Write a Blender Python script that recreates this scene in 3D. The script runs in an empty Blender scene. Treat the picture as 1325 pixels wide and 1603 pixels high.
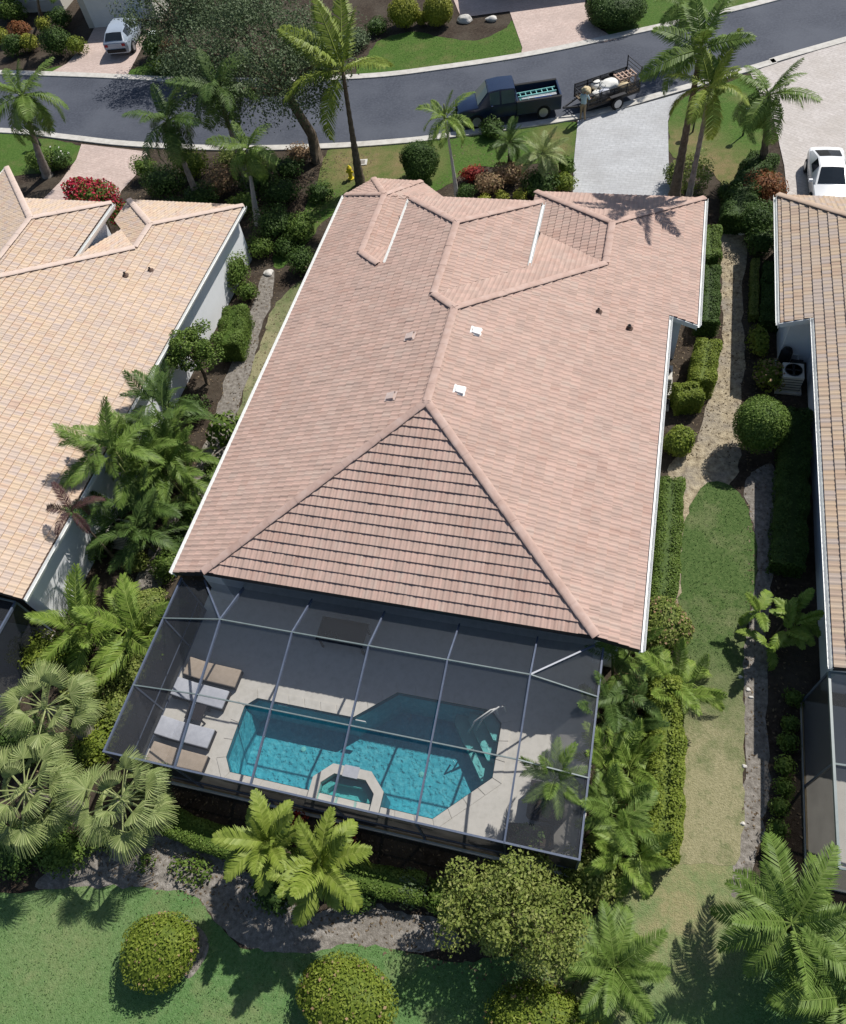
import bpy, bmesh, math, random
import numpy as np
from mathutils import Vector, Matrix, Euler

rng = np.random.default_rng(7)
random.seed(7)
scene = bpy.context.scene
col = scene.collection
R = math.radians

# ------------------------------------------------------------------ camera
CAM_F, CAM_W, CAM_H = 1185.966, 1325.0, 1603.0
CAM_POS = np.array([13.5294, -9.5802, 24.501])
YAW, PITCH, ROLL = -0.3986, 0.9805, -0.2016
_fw = np.array([math.sin(YAW) * math.cos(PITCH), math.cos(YAW) * math.cos(PITCH), -math.sin(PITCH)])
_rt = np.array([math.cos(YAW), -math.sin(YAW), 0.0])
_up = np.cross(_rt, _fw)
CAM_R = math.cos(ROLL) * _rt + math.sin(ROLL) * _up
CAM_U = -math.sin(ROLL) * _rt + math.cos(ROLL) * _up
cd = bpy.data.cameras.new('camera')
cam = bpy.data.objects.new('camera', cd)
col.objects.link(cam)
cd.sensor_fit = 'HORIZONTAL'
cd.sensor_width = 36.0
cd.lens = CAM_F / CAM_W * 36.0
cd.clip_start = 0.5
cd.clip_end = 2000
cam.matrix_world = Matrix((
    (CAM_R[0], CAM_U[0], -_fw[0], CAM_POS[0]),
    (CAM_R[1], CAM_U[1], -_fw[1], CAM_POS[1]),
    (CAM_R[2], CAM_U[2], -_fw[2], CAM_POS[2]),
    (0, 0, 0, 1)))
scene.camera = cam

def at(px, py, z=0.0):
    """point of the place at height z seen at photograph pixel px, py"""
    a = (px - CAM_W / 2) / CAM_F
    b = -(py - CAM_H / 2) / CAM_F
    d = _fw + a * CAM_R + b * CAM_U
    t = (z - CAM_POS[2]) / d[2]
    p = CAM_POS + t * d
    return Vector((float(p[0]), float(p[1]), float(p[2])))

# ------------------------------------------------------------------ light
SUN = Vector((0.45, 0.70, 1.0)).normalized()          # towards the sun
SUN_EL = math.asin(SUN.z)
SUN_AZ = math.atan2(SUN.x, SUN.y)
world = bpy.data.worlds.new('World')
scene.world = world
world.use_nodes = True
wn = world.node_tree
bg = wn.nodes['Background']
sky = wn.nodes.new('ShaderNodeTexSky')
sky.sky_type = 'NISHITA'
sky.sun_disc = False
sky.sun_elevation = SUN_EL
sky.sun_rotation = SUN_AZ
sky.air_density = 1.0
sky.dust_density = 1.0
wn.links.new(sky.outputs[0], bg.inputs[0])
bg.inputs[1].default_value = 0.090
sl = bpy.data.lights.new('sun', 'SUN')
sl.energy = 5.0
sl.angle = R(0.53)
sl.color = (1.0, 0.955, 0.89)
so = bpy.data.objects.new('sun', sl)
col.objects.link(so)
so.rotation_euler = SUN.to_track_quat('Z', 'Y').to_euler()
so.location = (0, 0, 60)
scene.view_settings.view_transform = 'Standard'
scene.view_settings.look = 'None'
scene.view_settings.gamma = 1.0
scene.view_settings.exposure = 0.0
scene.view_settings.use_curve_mapping = False
scene.cycles.max_bounces = 8
scene.cycles.transparent_max_bounces = 24
scene.cycles.caustics_reflective = False
scene.cycles.caustics_refractive = False

# ------------------------------------------------------------------ materials
MATS = {}

def mat(name, cols, scale=3.0, rough=0.8, bump=0.0, bscale=40.0, spec=0.25, attr=0.0, transl=0.0, metal=0.0,
        detail=4.0, big=None, bigscale=0.25, bdist=0.02, stretch=None, brick=None):
    """procedural surface: noise (and a per-piece random value) through a colour ramp"""
    m = bpy.data.materials.new(name)
    m.use_nodes = True
    nt = m.node_tree
    N, L = nt.nodes, nt.links
    bs = N['Principled BSDF']
    bs.inputs['Roughness'].default_value = rough
    bs.inputs['Specular IOR Level'].default_value = spec
    bs.inputs['Metallic'].default_value = metal
    geo = N.new('ShaderNodeNewGeometry')
    pos = geo.outputs['Position']
    if stretch:
        mp = N.new('ShaderNodeMapping')
        mp.inputs['Scale'].default_value = stretch
        L.new(pos, mp.inputs[0])
        pos = mp.outputs[0]
    nz = N.new('ShaderNodeTexNoise')
    nz.inputs['Scale'].default_value = scale
    nz.inputs['Detail'].default_value = detail
    nz.inputs['Roughness'].default_value = 0.65
    L.new(pos, nz.inputs['Vector'])
    # widen the noise's narrow range
    mr = N.new('ShaderNodeMapRange')
    mr.inputs[1].default_value = 0.28
    mr.inputs[2].default_value = 0.72
    L.new(nz.outputs[0], mr.inputs[0])
    fac = mr.outputs[0]
    if attr:
        at_ = N.new('ShaderNodeAttribute')
        at_.attribute_name = 'rnd'
        mx = N.new('ShaderNodeMix')
        mx.inputs[0].default_value = attr
        L.new(fac, mx.inputs[2])
        L.new(at_.outputs['Fac'], mx.inputs[3])
        fac = mx.outputs[0]
    rp = N.new('ShaderNodeValToRGB')
    el = rp.color_ramp.elements
    n = len(cols)
    for i, c in enumerate(cols):
        e = el[i] if i < 2 else el.new(0.5)
    for i, c in enumerate(cols):
        el[i].position = i / max(1, n - 1)
        el[i].color = (c[0], c[1], c[2], 1)
    L.new(fac, rp.inputs[0])
    cout = rp.outputs[0]
    if big:
        nb = N.new('ShaderNodeTexNoise')
        nb.inputs['Scale'].default_value = bigscale
        nb.inputs['Detail'].default_value = 5
        L.new(geo.outputs['Position'], nb.inputs['Vector'])
        mb = N.new('ShaderNodeMapRange')
        mb.inputs[1].default_value = 0.42
        mb.inputs[2].default_value = 0.66
        mb.inputs[4].default_value = big[1]
        L.new(nb.outputs[0], mb.inputs[0])
        mc = N.new('ShaderNodeMix')
        mc.data_type = 'RGBA'
        L.new(mb.outputs[0], mc.inputs[0])
        L.new(cout, mc.inputs[6])
        mc.inputs[7].default_value = (*big[0], 1)
        cout = mc.outputs[2]
    if brick:
        mp2 = N.new('ShaderNodeMapping')
        mp2.inputs['Rotation'].default_value = (0, 0, brick[2])
        L.new(geo.outputs['Position'], mp2.inputs[0])
        bk = N.new('ShaderNodeTexBrick')
        bk.inputs['Scale'].default_value = 1.0
        bk.inputs['Brick Width'].default_value = brick[0]
        bk.inputs['Row Height'].default_value = brick[1]
        bk.inputs['Mortar Size'].default_value = brick[3]
        bk.inputs['Color1'].default_value = (.91, .91, .91, 1)
        bk.inputs['Color2'].default_value = (1.0, 1.0, 1.0, 1)
        bk.inputs['Mortar'].default_value = (.78, .77, .76, 1)
        L.new(mp2.outputs[0], bk.inputs['Vector'])
        mk = N.new('ShaderNodeMix')
        mk.data_type = 'RGBA'
        mk.blend_type = 'MULTIPLY'
        mk.inputs[0].default_value = 1.0
        L.new(cout, mk.inputs[6])
        L.new(bk.outputs['Color'], mk.inputs[7])
        cout = mk.outputs[2]
    L.new(cout, bs.inputs['Base Color'])
    if bump:
        n2 = N.new('ShaderNodeTexNoise')
        n2.inputs['Scale'].default_value = bscale
        n2.inputs['Detail'].default_value = 3
        L.new(pos, n2.inputs['Vector'])
        bp = N.new('ShaderNodeBump')
        bp.inputs['Strength'].default_value = bump
        bp.inputs['Distance'].default_value = bdist
        L.new(n2.outputs[0], bp.inputs['Height'])
        L.new(bp.outputs[0], bs.inputs['Normal'])
    if transl:
        tr = N.new('ShaderNodeBsdfTranslucent')
        L.new(cout, tr.inputs[0])
        ms = N.new('ShaderNodeMixShader')
        ms.inputs[0].default_value = transl
        L.new(bs.outputs[0], ms.inputs[1])
        L.new(tr.outputs[0], ms.inputs[2])
        L.new(ms.outputs[0], N['Material Output'].inputs[0])
    MATS[name] = m
    return m

def screen_mat(name, opacity, c=(0.06, 0.068, 0.08)):
    """insect mesh: too fine to model, so a fixed share of the sheet is open"""
    m = bpy.data.materials.new(name)
    m.use_nodes = True
    nt = m.node_tree
    N, L = nt.nodes, nt.links
    bs = N['Principled BSDF']
    bs.inputs['Base Color'].default_value = (*c, 1)
    bs.inputs['Roughness'].default_value = 0.6
    geo = N.new('ShaderNodeNewGeometry')
    nz = N.new('ShaderNodeTexNoise')
    nz.inputs['Scale'].default_value = 1.1
    L.new(geo.outputs['Position'], nz.inputs['Vector'])
    mr = N.new('ShaderNodeMapRange')
    mr.inputs[3].default_value = opacity * 0.94
    mr.inputs[4].default_value = min(1, opacity * 1.06)
    L.new(nz.outputs[0], mr.inputs[0])
    tr = N.new('ShaderNodeBsdfTransparent')
    ms = N.new('ShaderNodeMixShader')
    L.new(mr.outputs[0], ms.inputs[0])
    L.new(tr.outputs[0], ms.inputs[1])
    L.new(bs.outputs[0], ms.inputs[2])
    L.new(ms.outputs[0], N['Material Output'].inputs[0])
    MATS[name] = m

def water_mat(name, tint, bump=0.5):
    m = bpy.data.materials.new(name)
    m.use_nodes = True
    nt = m.node_tree
    N, L = nt.nodes, nt.links
    N.remove(N['Principled BSDF'])
    tr = N.new('ShaderNodeBsdfTransparent')
    tr.inputs[0].default_value = (*tint, 1)
    gl = N.new('ShaderNodeBsdfGlossy')
    gl.inputs['Roughness'].default_value = 0.06
    fr = N.new('ShaderNodeFresnel')
    fr.inputs[0].default_value = 1.33
    geo = N.new('ShaderNodeNewGeometry')
    nz = N.new('ShaderNodeTexNoise')
    nz.inputs['Scale'].default_value = 5.5
    nz.inputs['Detail'].default_value = 4
    L.new(geo.outputs['Position'], nz.inputs['Vector'])
    bp = N.new('ShaderNodeBump')
    bp.inputs['Strength'].default_value = bump
    bp.inputs['Distance'].default_value = 0.12
    L.new(nz.outputs[0], bp.inputs['Height'])
    L.new(bp.outputs[0], gl.inputs['Normal'])
    L.new(bp.outputs[0], fr.inputs['Normal'])
    ms = N.new('ShaderNodeMixShader')
    L.new(fr.outputs[0], ms.inputs[0])
    L.new(tr.outputs[0], ms.inputs[1])
    L.new(gl.outputs[0], ms.inputs[2])
    L.new(ms.outputs[0], N['Material Output'].inputs[0])
    MATS[name] = m

def grass_mat(name, green, dry, spots):
    """lawn: fine grain, broad tone patches, and dry turf round given spots (x, y, radius, amount)"""
    m = bpy.data.materials.new(name)
    m.use_nodes = True
    nt = m.node_tree
    N, L = nt.nodes, nt.links
    bs = N['Principled BSDF']
    bs.inputs['Roughness'].default_value = 0.9
    bs.inputs['Specular IOR Level'].default_value = 0.15
    geo = N.new('ShaderNodeNewGeometry')
    P = geo.outputs['Position']

    def noise(s, lo, hi, det=5):
        z = N.new('ShaderNodeTexNoise')
        z.inputs['Scale'].default_value = s
        z.inputs['Detail'].default_value = det
        z.inputs['Roughness'].default_value = 0.7
        L.new(P, z.inputs['Vector'])
        r = N.new('ShaderNodeMapRange')
        r.inputs[1].default_value = lo
        r.inputs[2].default_value = hi
        L.new(z.outputs[0], r.inputs[0])
        return r.outputs[0]

    def ramp(f, cs):
        r = N.new('ShaderNodeValToRGB')
        e = r.color_ramp.elements
        for i in range(2, len(cs)):
            e.new(0.5)
        for i, c in enumerate(cs):
            e[i].position = i / (len(cs) - 1)
            e[i].color = (*c, 1)
        L.new(f, r.inputs[0])
        return r.outputs[0]

    def math_(op, a, b):
        n = N.new('ShaderNodeMath')
        n.operation = op
        for i, v in enumerate((a, b)):
            if hasattr(v, 'links') or not isinstance(v, (int, float)):
                L.new(v, n.inputs[i])
            else:
                n.inputs[i].default_value = v
        return n.outputs[0]
    fine = noise(9.0, 0.3, 0.7)
    g = ramp(fine, green)
    d = ramp(noise(14.0, 0.3, 0.7), dry)
    fac = math_('MULTIPLY', noise(0.55, 0.5, 0.72), 0.45)
    for (x, y, rad, amt) in spots:
        vd = N.new('ShaderNodeVectorMath')
        vd.operation = 'DISTANCE'
        L.new(P, vd.inputs[0])
        vd.inputs[1].default_value = (x, y, 0)
        r = N.new('ShaderNodeMapRange')
        r.inputs[1].default_value = rad
        r.inputs[2].default_value = 0.0
        r.inputs[4].default_value = amt * 2.3
        L.new(vd.outputs['Value'], r.inputs[0])
        fac = math_('MAXIMUM', fac, math_('MULTIPLY', r.outputs[0], noise(1.6, 0.2, 0.75)))
    mc = N.new('ShaderNodeMix')
    mc.data_type = 'RGBA'
    mc.clamp_factor = True
    L.new(fac, mc.inputs[0])
    L.new(g, mc.inputs[6])
    L.new(d, mc.inputs[7])
    L.new(mc.outputs[2], bs.inputs['Base Color'])
    z = N.new('ShaderNodeTexNoise')
    z.inputs['Scale'].default_value = 28
    z.inputs['Detail'].default_value = 4
    L.new(P, z.inputs['Vector'])
    bp = N.new('ShaderNodeBump')
    bp.inputs['Strength'].default_value = 0.8
    bp.inputs['Distance'].default_value = 0.05
    L.new(z.outputs[0], bp.inputs['Height'])
    L.new(bp.outputs[0], bs.inputs['Normal'])
    MATS[name] = m

G1, G2c, G3 = (.040, .075, .018), (.062, .110, .030), (.095, .135, .045)
grass_mat('lawn_back', [(.070, .148, .042), (.108, .205, .068), (.150, .245, .096)], [(.22, .21, .10), (.34, .31, .17)],
          [(17.6, -3.6, 3.6, 1.0), (17.3, -6.4, 2.8, .8), (15.3, -8.6, 2.2, .7), (0, -11, 3, .25)])
grass_mat('lawn_side', [(.040, .078, .020), (.075, .125, .036), (.115, .165, .055)], [(.22, .21, .11), (.36, .33, .20)],
          [(17.6, -3.6, 5.6, 1.0), (-1.7, 13.0, 6.0, .9)])
grass_mat('lawn_front', [(.036, .080, .012), (.070, .135, .024), (.105, .170, .042)], [(.17, .14, .06), (.25, .20, .10)],
          [(1.0, 28.2, 2.8, .8), (-2.0, 28.0, 3.2, .9), (17.2, 28.5, 3.0, .9), (16.0, 31.0, 2.4, .7), (18.0, 26.6, 2.0, .9), (8.6, 31.2, 1.6, .6), (9.2, 30.0, 1.2, .7), (-18, 27.5, 1.2, .5)])
mat('mulch', [(.020, .014, .009), (.045, .032, .022), (.085, .065, .048)], 6, .95, .7, 30, big=((.10, .085, .065), .5), bigscale=.6, bdist=.05)
mat('sand_soil', [(.11, .098, .085), (.225, .205, .18), (.36, .335, .305)], 6, .95, .6, 25, big=((.13, .115, .095), .35), bigscale=.7, bdist=.05)
mat('path_soil', [(.15, .12, .08), (.28, .23, .155), (.42, .355, .245), (.50, .43, .31)], 4.5, .95, .8, 18, big=((.24, .22, .20), .7), bigscale=.9, bdist=.06)
mat('asphalt', [(.046, .053, .070), (.064, .072, .093), (.088, .098, .122)], 7, .85, .3, 90, big=((.098, .108, .132), .75), bigscale=.3, bdist=.01)
mat('concrete', [(.42, .40, .36), (.52, .50, .46), (.60, .58, .54)], 3, .85, .2, 60, bdist=.01)
mat('paver_white', [(.39, .40, .41), (.47, .48, .49), (.54, .55, .56)], 7, .85, .2, 60, big=((.37, .37, .37), .6), bigscale=.5, bdist=.01, brick=(.40, .20, .05, .012))
mat('paver_pink', [(.46, .35, .31), (.56, .445, .395), (.64, .53, .48)], 7, .85, .2, 60, big=((.45, .36, .32), .6), bigscale=.5, bdist=.01, brick=(.40, .20, .25, .012))
mat('paver_beige', [(.44, .40, .375), (.53, .49, .46), (.60, .565, .54)], 7, .85, .2, 60, big=((.44, .40, .36), .6), bigscale=.5, bdist=.01, brick=(.40, .20, .6, .012))
mat('paver_joint', [(.20, .18, .16), (.27, .25, .22)], 9, .9)
mat('deck_coat', [(.60, .575, .52), (.68, .655, .60), (.73, .70, .645)], 4, .8, .15, 80, bdist=.01)
mat('stucco', [(.80, .82, .84), (.86, .88, .90)], 2, .85, .2, 60, bdist=.01)
mat('stucco_cream', [(.52, .50, .45), (.60, .58, .52)], 2, .85, .2, 60, bdist=.01)
mat('white_metal', [(.74, .75, .74), (.82, .83, .81)], 3, .45, spec=.5)
mat('bronze_metal', [(.085, .105, .155), (.12, .145, .20)], 5, .4, spec=.5)
mat('beam_rail', [(.14, .18, .18), (.19, .23, .23)], 5, .4, spec=.5)
mat('dark_metal', [(.018, .019, .022), (.03, .03, .034)], 5, .5, spec=.4)
mat('rust_rail', [(.20, .15, .08), (.32, .25, .14)], 5, .6)
mat('glass_dark', [(.012, .016, .02), (.02, .026, .032)], 1, .05, spec=.6)
mat('glass_light', [(.05, .08, .09), (.10, .15, .16)], 1, .05, spec=.7)
mat('wicker', [(.020, .018, .022), (.04, .036, .042)], 30, .7, .5, 80)
mat('cushion_tan', [(.40, .33, .26), (.50, .415, .335)], 6, .9, .3, 60)
mat('cushion_grey', [(.48, .50, .56), (.60, .62, .68)], 6, .9, .3, 60)
mat('plaster_pool', [(.050, .35, .45), (.095, .47, .57), (.22, .62, .70)], 6.5, .6, .4, 10, big=((.05, .50, .60), .4), bigscale=1.2, bdist=.05)
mat('plaster_spa', [(.22, .58, .56), (.32, .68, .64)], 3, .6)
mat('pool_tile', [(.02, .12, .18), (.05, .22, .30)], 14, .3)
water_mat('water', (.80, .97, .985), .45)
water_mat('water_spa', (.75, .95, .95), .2)
screen_mat('screen_roof', .26)
screen_mat('screen_wall', .80, (.020, .022, .030))
screen_mat('screen_trailer', .72, (.012, .012, .014))
screen_mat('screen_front', .97, (.016, .018, .030))
# roof tiles: each tile takes its own tone
mat('tile_main', [(.37, .245, .20), (.45, .30, .245), (.445, .32, .265), (.51, .35, .29), (.485, .365, .305), (.40, .245, .195)], 1.2, .8, .25, 50, attr=.6, big=((.35, .27, .235), .32), bigscale=1.6, bdist=.01)
mat('tile_left', [(.46, .335, .265), (.55, .40, .305), (.59, .455, .325), (.52, .42, .36), (.63, .485, .355), (.56, .44, .38)], 1.2, .8, .25, 50, attr=.78, big=((.50, .41, .345), .3), bigscale=.7, bdist=.01)
mat('tile_right', [(.34, .25, .20), (.44, .32, .23), (.48, .37, .26), (.40, .33, .29), (.52, .40, .28)], 1.2, .8, .25, 50, attr=.8, big=((.40, .35, .31), .4), bigscale=.4, bdist=.01)
mat('roof_felt', [(.10, .065, .05), (.15, .10, .08)], 4, .9)
mat('cap_main', [(.41, .28, .23), (.48, .34, .285), (.53, .40, .345)], 2.5, .8, .25, 50, bdist=.01)
mat('cap_left', [(.56, .44, .37), (.64, .52, .45)], 2.5, .8, .25, 50, bdist=.01)
mat('cap_right', [(.44, .33, .25), (.52, .40, .31)], 2.5, .8, .25, 50, bdist=.01)
mat('vent_white', [(.74, .74, .72), (.82, .82, .80)], 3, .6)
mat('vent_pink', [(.55, .43, .38), (.66, .55, .50)], 3, .7)
# plants
def leafm(name, cs, tr=.25, rough=.6, spec=.22):
    mat(name, cs, 1.6, rough, attr=.7, transl=tr, spec=spec)
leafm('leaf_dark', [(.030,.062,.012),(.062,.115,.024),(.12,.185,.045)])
leafm('leaf_mid', [(.058,.108,.016),(.115,.185,.032),(.21,.28,.065)])
leafm('leaf_lime', [(.095,.145,.018),(.18,.235,.030),(.29,.335,.06)])
leafm('leaf_olive', [(.085,.125,.022),(.165,.215,.042),(.26,.30,.08),(.33,.32,.14)])
leafm('leaf_yellow', [(.16,.19,.025),(.28,.30,.04),(.40,.40,.07)])
leafm('leaf_oak', [(.048,.078,.032),(.095,.138,.062),(.18,.225,.125)], .18)
leafm('leaf_red', [(0.181, 0.021, 0.021), (0.399, 0.045, 0.036), (0.217, 0.109, 0.036)])
leafm('leaf_rust', [(0.145, 0.064, 0.025), (0.290, 0.109, 0.045), (0.128, 0.128, 0.036)])
leafm('leaf_brown', [(0.181, 0.117, 0.064), (0.362, 0.236, 0.136), (0.164, 0.181, 0.054)])
leafm('petal_red', [(.42, .02, .05), (.58, .04, .09), (.50, .10, .10)], .3)
leafm('frond_mid', [(.070,.125,.020),(.14,.225,.042),(.27,.36,.10)], .28, .5, .25)
leafm('frond_dark', [(.040,.078,.016),(.080,.140,.032),(.155,.225,.065)], .25, .5, .25)
leafm('frond_lime', [(.115,.170,.022),(.22,.29,.045),(.37,.43,.11)], .3, .5, .25)
leafm('frond_grey', [(.14,.195,.060),(.24,.30,.105),(.41,.45,.20)], .25, .5, .25)
leafm('frond_bright', [(.10,.170,.022),(.20,.30,.050),(.35,.43,.11)], .3, .5, .25)
leafm('leaf_purple', [(.05, .024, .028), (.09, .04, .042), (.07, .06, .03)])
leafm('grass_blade', [(.075,.145,.040),(.115,.20,.066),(.165,.245,.095)], .3)
leafm('litter', [(.05, .035, .02), (.14, .10, .06), (.30, .24, .15)], .1)
mat('rachis', [(.14, .17, .05), (.22, .24, .09)], 4, .6)
mat('trunk_grey', [(.13, .115, .10), (.22, .195, .17), (.30, .27, .24)], 5, .9, .6, 18)
mat('trunk_brown', [(.07, .052, .036), (.13, .10, .07), (.19, .15, .11)], 5, .9, .6, 18)
mat('trunk_pale', [(.32, .30, .27), (.44, .41, .38)], 5, .9, .4, 18)
mat('bush_core', [(.008, .016, .005), (.016, .028, .009)], 5, .95)
mat('rock_white', [(.52, .50, .46), (.66, .64, .60)], 5, .9, .5, 12)
# vehicles and small things
mat('paint_navy', [(.010, .020, .052), (.014, .028, .068)], 1, .25, spec=.6)
mat('paint_silver', [(.30, .36, .44), (.36, .42, .50)], 1, .3, spec=.6)
mat('paint_white', [(.78, .79, .80), (.82, .83, .84)], 1, .25, spec=.6)
mat('black_plastic', [(.010, .010, .011), (.018, .018, .02)], 8, .6)
mat('rubber', [(.012, .012, .013), (.022, .022, .023)], 20, .85)
mat('rim_metal', [(.36, .37, .39), (.46, .47, .49)], 3, .35, metal=.7)
mat('lamp_glass', [(.60, .62, .62), (.72, .74, .74)], 3, .2)
mat('lamp_red', [(.25, .012, .012), (.35, .02, .02)], 3, .25)
mat('teal_paint', [(.12, .36, .34), (.25, .52, .50)], 3, .5)
mat('blue_plastic', [(.015, .12, .42), (.03, .20, .55)], 3, .4)
mat('wood_pale', [(.42, .29, .22), (.55, .40, .32)], 5, .8)
mat('sack_white', [(.64, .63, .58), (.76, .75, .71)], 5, .8, .4, 20)
mat('sack_yellow', [(.52, .40, .12), (.62, .48, .20)], 5, .8)
mat('hydrant_yellow', [(.62, .50, .02), (.72, .58, .04)], 4, .5)
mat('cloth_khaki', [(.24, .18, .11), (.34, .26, .17)], 12, .9)
mat('cloth_blue', [(.36, .48, .52), (.46, .58, .62)], 12, .9)
mat('skin', [(.30, .17, .11), (.36, .21, .14)], 6, .6)
mat('hair_dark', [(.012, .009, .007), (.025, .018, .014)], 12, .7)
mat('straw', [(.50, .40, .24), (.62, .52, .34)], 20, .9)
mat('utility_green', [(.05, .14, .08), (.08, .19, .11)], 4, .6)
mat('globe_white', [(.72, .80, .76), (.80, .86, .82)], 3, .3)
mat('fruit_pale', [(.5, .5, .3), (.6, .6, .4)], 3, .5)

# ------------------------------------------------------------------ helpers
def tag(o, label=None, cat=None, group=None, kind=None):
    if label: o['label'] = label
    if cat: o['category'] = cat
    if group: o['group'] = group
    if kind: o['kind'] = kind
    return o

def link(name, me, parent=None, loc=None):
    o = bpy.data.objects.new(name, me)
    col.objects.link(o)
    if parent is not None:
        o.parent = parent
    if loc is not None:
        o.location = loc
    return o

def thing(name, label, cat, loc=(0, 0, 0), rz=0.0, group=None):
    o = link(name, None, None, loc)
    o.rotation_euler = (0, 0, rz)
    o.empty_display_size = 0.2
    return tag(o, label, cat, group)

def mesh_np(name, verts, faces, m, smooth=False, rnd=None):
    """mesh from numpy arrays, all faces with the same corner count"""
    verts = np.asarray(verts, np.float32)
    faces = np.asarray(faces, np.int32)
    me = bpy.data.meshes.new(name)
    n, k = faces.shape
    me.vertices.add(len(verts))
    me.vertices.foreach_set('co', verts.ravel())
    me.loops.add(n * k)
    me.loops.foreach_set('vertex_index', faces.ravel())
    me.polygons.add(n)
    me.polygons.foreach_set('loop_start', np.arange(0, n * k, k, dtype=np.int32))
    me.polygons.foreach_set('loop_total', np.full(n, k, np.int32))
    if smooth:
        me.polygons.foreach_set('use_smooth', np.ones(n, bool))
    if rnd is not None:
        a = me.attributes.new('rnd', 'FLOAT', 'POINT')
        a.data.foreach_set('value', np.asarray(rnd, np.float32))
    if not smooth:
        me.shade_flat()
    me.update(calc_edges=True)
    me.materials.append(MATS[m] if isinstance(m, str) else m)
    return me

class MB:
    def __init__(s):
        s.v, s.f = [], []

    def add(s, vs, fs, M=None):
        o = len(s.v)
        for v in vs:
            v = Vector(v)
            s.v.append(M @ v if M else v)
        s.f += [tuple(o + i for i in f) for f in fs]
        return s

    def box(s, c, size, rz=0.0, M=None, taper=1.0):
        x, y, z = (d / 2 for d in size)
        vs = [(-x, -y, -z), (x, -y, -z), (x, y, -z), (-x, y, -z),
              (-x * taper, -y * taper, z), (x * taper, -y * taper, z), (x * taper, y * taper, z), (-x * taper, y * taper, z)]
        T = Matrix.Translation(c) @ Matrix.Rotation(rz, 4, 'Z')
        if M: T = M @ T
        return s.add(vs, [(0, 3, 2, 1), (4, 5, 6, 7), (0, 1, 5, 4), (1, 2, 6, 5), (2, 3, 7, 6), (3, 0, 4, 7)], T)

    def bar(s, p, q, w, h):
        p, q = Vector(p), Vector(q)
        d = q - p
        L = d.length
        d.normalize()
        up = Vector((0, 0, 1)) if abs(d.z) < .98 else Vector((0, 1, 0))
        sd = d.cross(up).normalized()
        u = sd.cross(d)
        vs = []
        for t in (p, q):
            for a, b in ((-1, -1), (1, -1), (1, 1), (-1, 1)):
                vs.append(t + sd * a * w / 2 + u * b * h / 2)
        return s.add(vs, [(0, 1, 2, 3), (7, 6, 5, 4), (0, 4, 5, 1), (1, 5, 6, 2), (2, 6, 7, 3), (3, 7, 4, 0)])

    def tube(s, pts, rad, n=8, cap=True):
        pts = [Vector(p) for p in pts]
        if not hasattr(rad, '__len__'): rad = [rad] * len(pts)
        vs = []
        for i, p in enumerate(pts):
            d = (pts[min(i + 1, len(pts) - 1)] - pts[max(i - 1, 0)]).normalized()
            a = d.cross(Vector((0.13, 0.99, 0.05)))
            if a.length < .1: a = d.cross(Vector((1, 0, 0)))
            a.normalize()
            b = d.cross(a)
            for k in range(n):
                t = 2 * math.pi * k / n
                vs.append(p + (a * math.cos(t) + b * math.sin(t)) * rad[i])
        fs = []
        for i in range(len(pts) - 1):
            for k in range(n):
                fs.append((i * n + k, i * n + (k + 1) % n, (i + 1) * n + (k + 1) % n, (i + 1) * n + k))
        if cap:
            fs.append(tuple(range(n)))
            fs.append(tuple(range((len(pts) - 1) * n, len(pts) * n)))
        return s.add(vs, fs)

    def lathe(s, c, prof, n=14):
        vs, fs = [], []
        for r, z in prof:
            for k in range(n):
                t = 2 * math.pi * k / n
                vs.append((c[0] + r * math.cos(t), c[1] + r * math.sin(t), c[2] + z))
        for i in range(len(prof) - 1):
            for k in range(n):
                fs.append((i * n + k, i * n + (k + 1) % n, (i + 1) * n + (k + 1) % n, (i + 1) * n + k))
        fs.append(tuple(range(n)))
        fs.append(tuple(range((len(prof) - 1) * n, len(prof) * n)))
        return s.add(vs, fs)

    def prism(s, poly, z0, z1):
        n = len(poly)
        vs = [(p[0], p[1], z0) for p in poly] + [(p[0], p[1], z1) for p in poly]
        fs = [tuple(range(n))[::-1], tuple(range(n, 2 * n))] + [(i, (i + 1) % n, n + (i + 1) % n, n + i) for i in range(n)]
        return s.add(vs, fs)

    def face(s, pts):
        return s.add(pts, [tuple(range(len(pts)))])

    def build(s, name, m, parent=None, smooth=False, loc=None, bevel=0.0):
        me = bpy.data.meshes.new(name)
        me.from_pydata([tuple(v) for v in s.v], [], s.f)
        if bevel:
            bm = bmesh.new()
            bm.from_mesh(me)
            bmesh.ops.bevel(bm, geom=bm.edges[:], offset=bevel, segments=2, affect='EDGES', profile=.6)
            bm.to_mesh(me)
            bm.free()
        if smooth:
            for p in me.polygons: p.use_smooth = True
        me.materials.append(MATS[m])
        me.update()
        return link(name, me, parent, loc)

def smooth_loop(pts, n=5):
    """closed Catmull-Rom through the points"""
    P = [np.array(p, float) for p in pts]
    out = []
    k = len(P)
    for i in range(k):
        a, b, c, d = P[i - 1], P[i], P[(i + 1) % k], P[(i + 2) % k]
        for j in range(n):
            t = j / n
            out.append(.5 * ((2 * b) + (c - a) * t + (2 * a - 5 * b + 4 * c - d) * t * t + (3 * b - a - 3 * c + d) * t ** 3))
    return out

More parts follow.
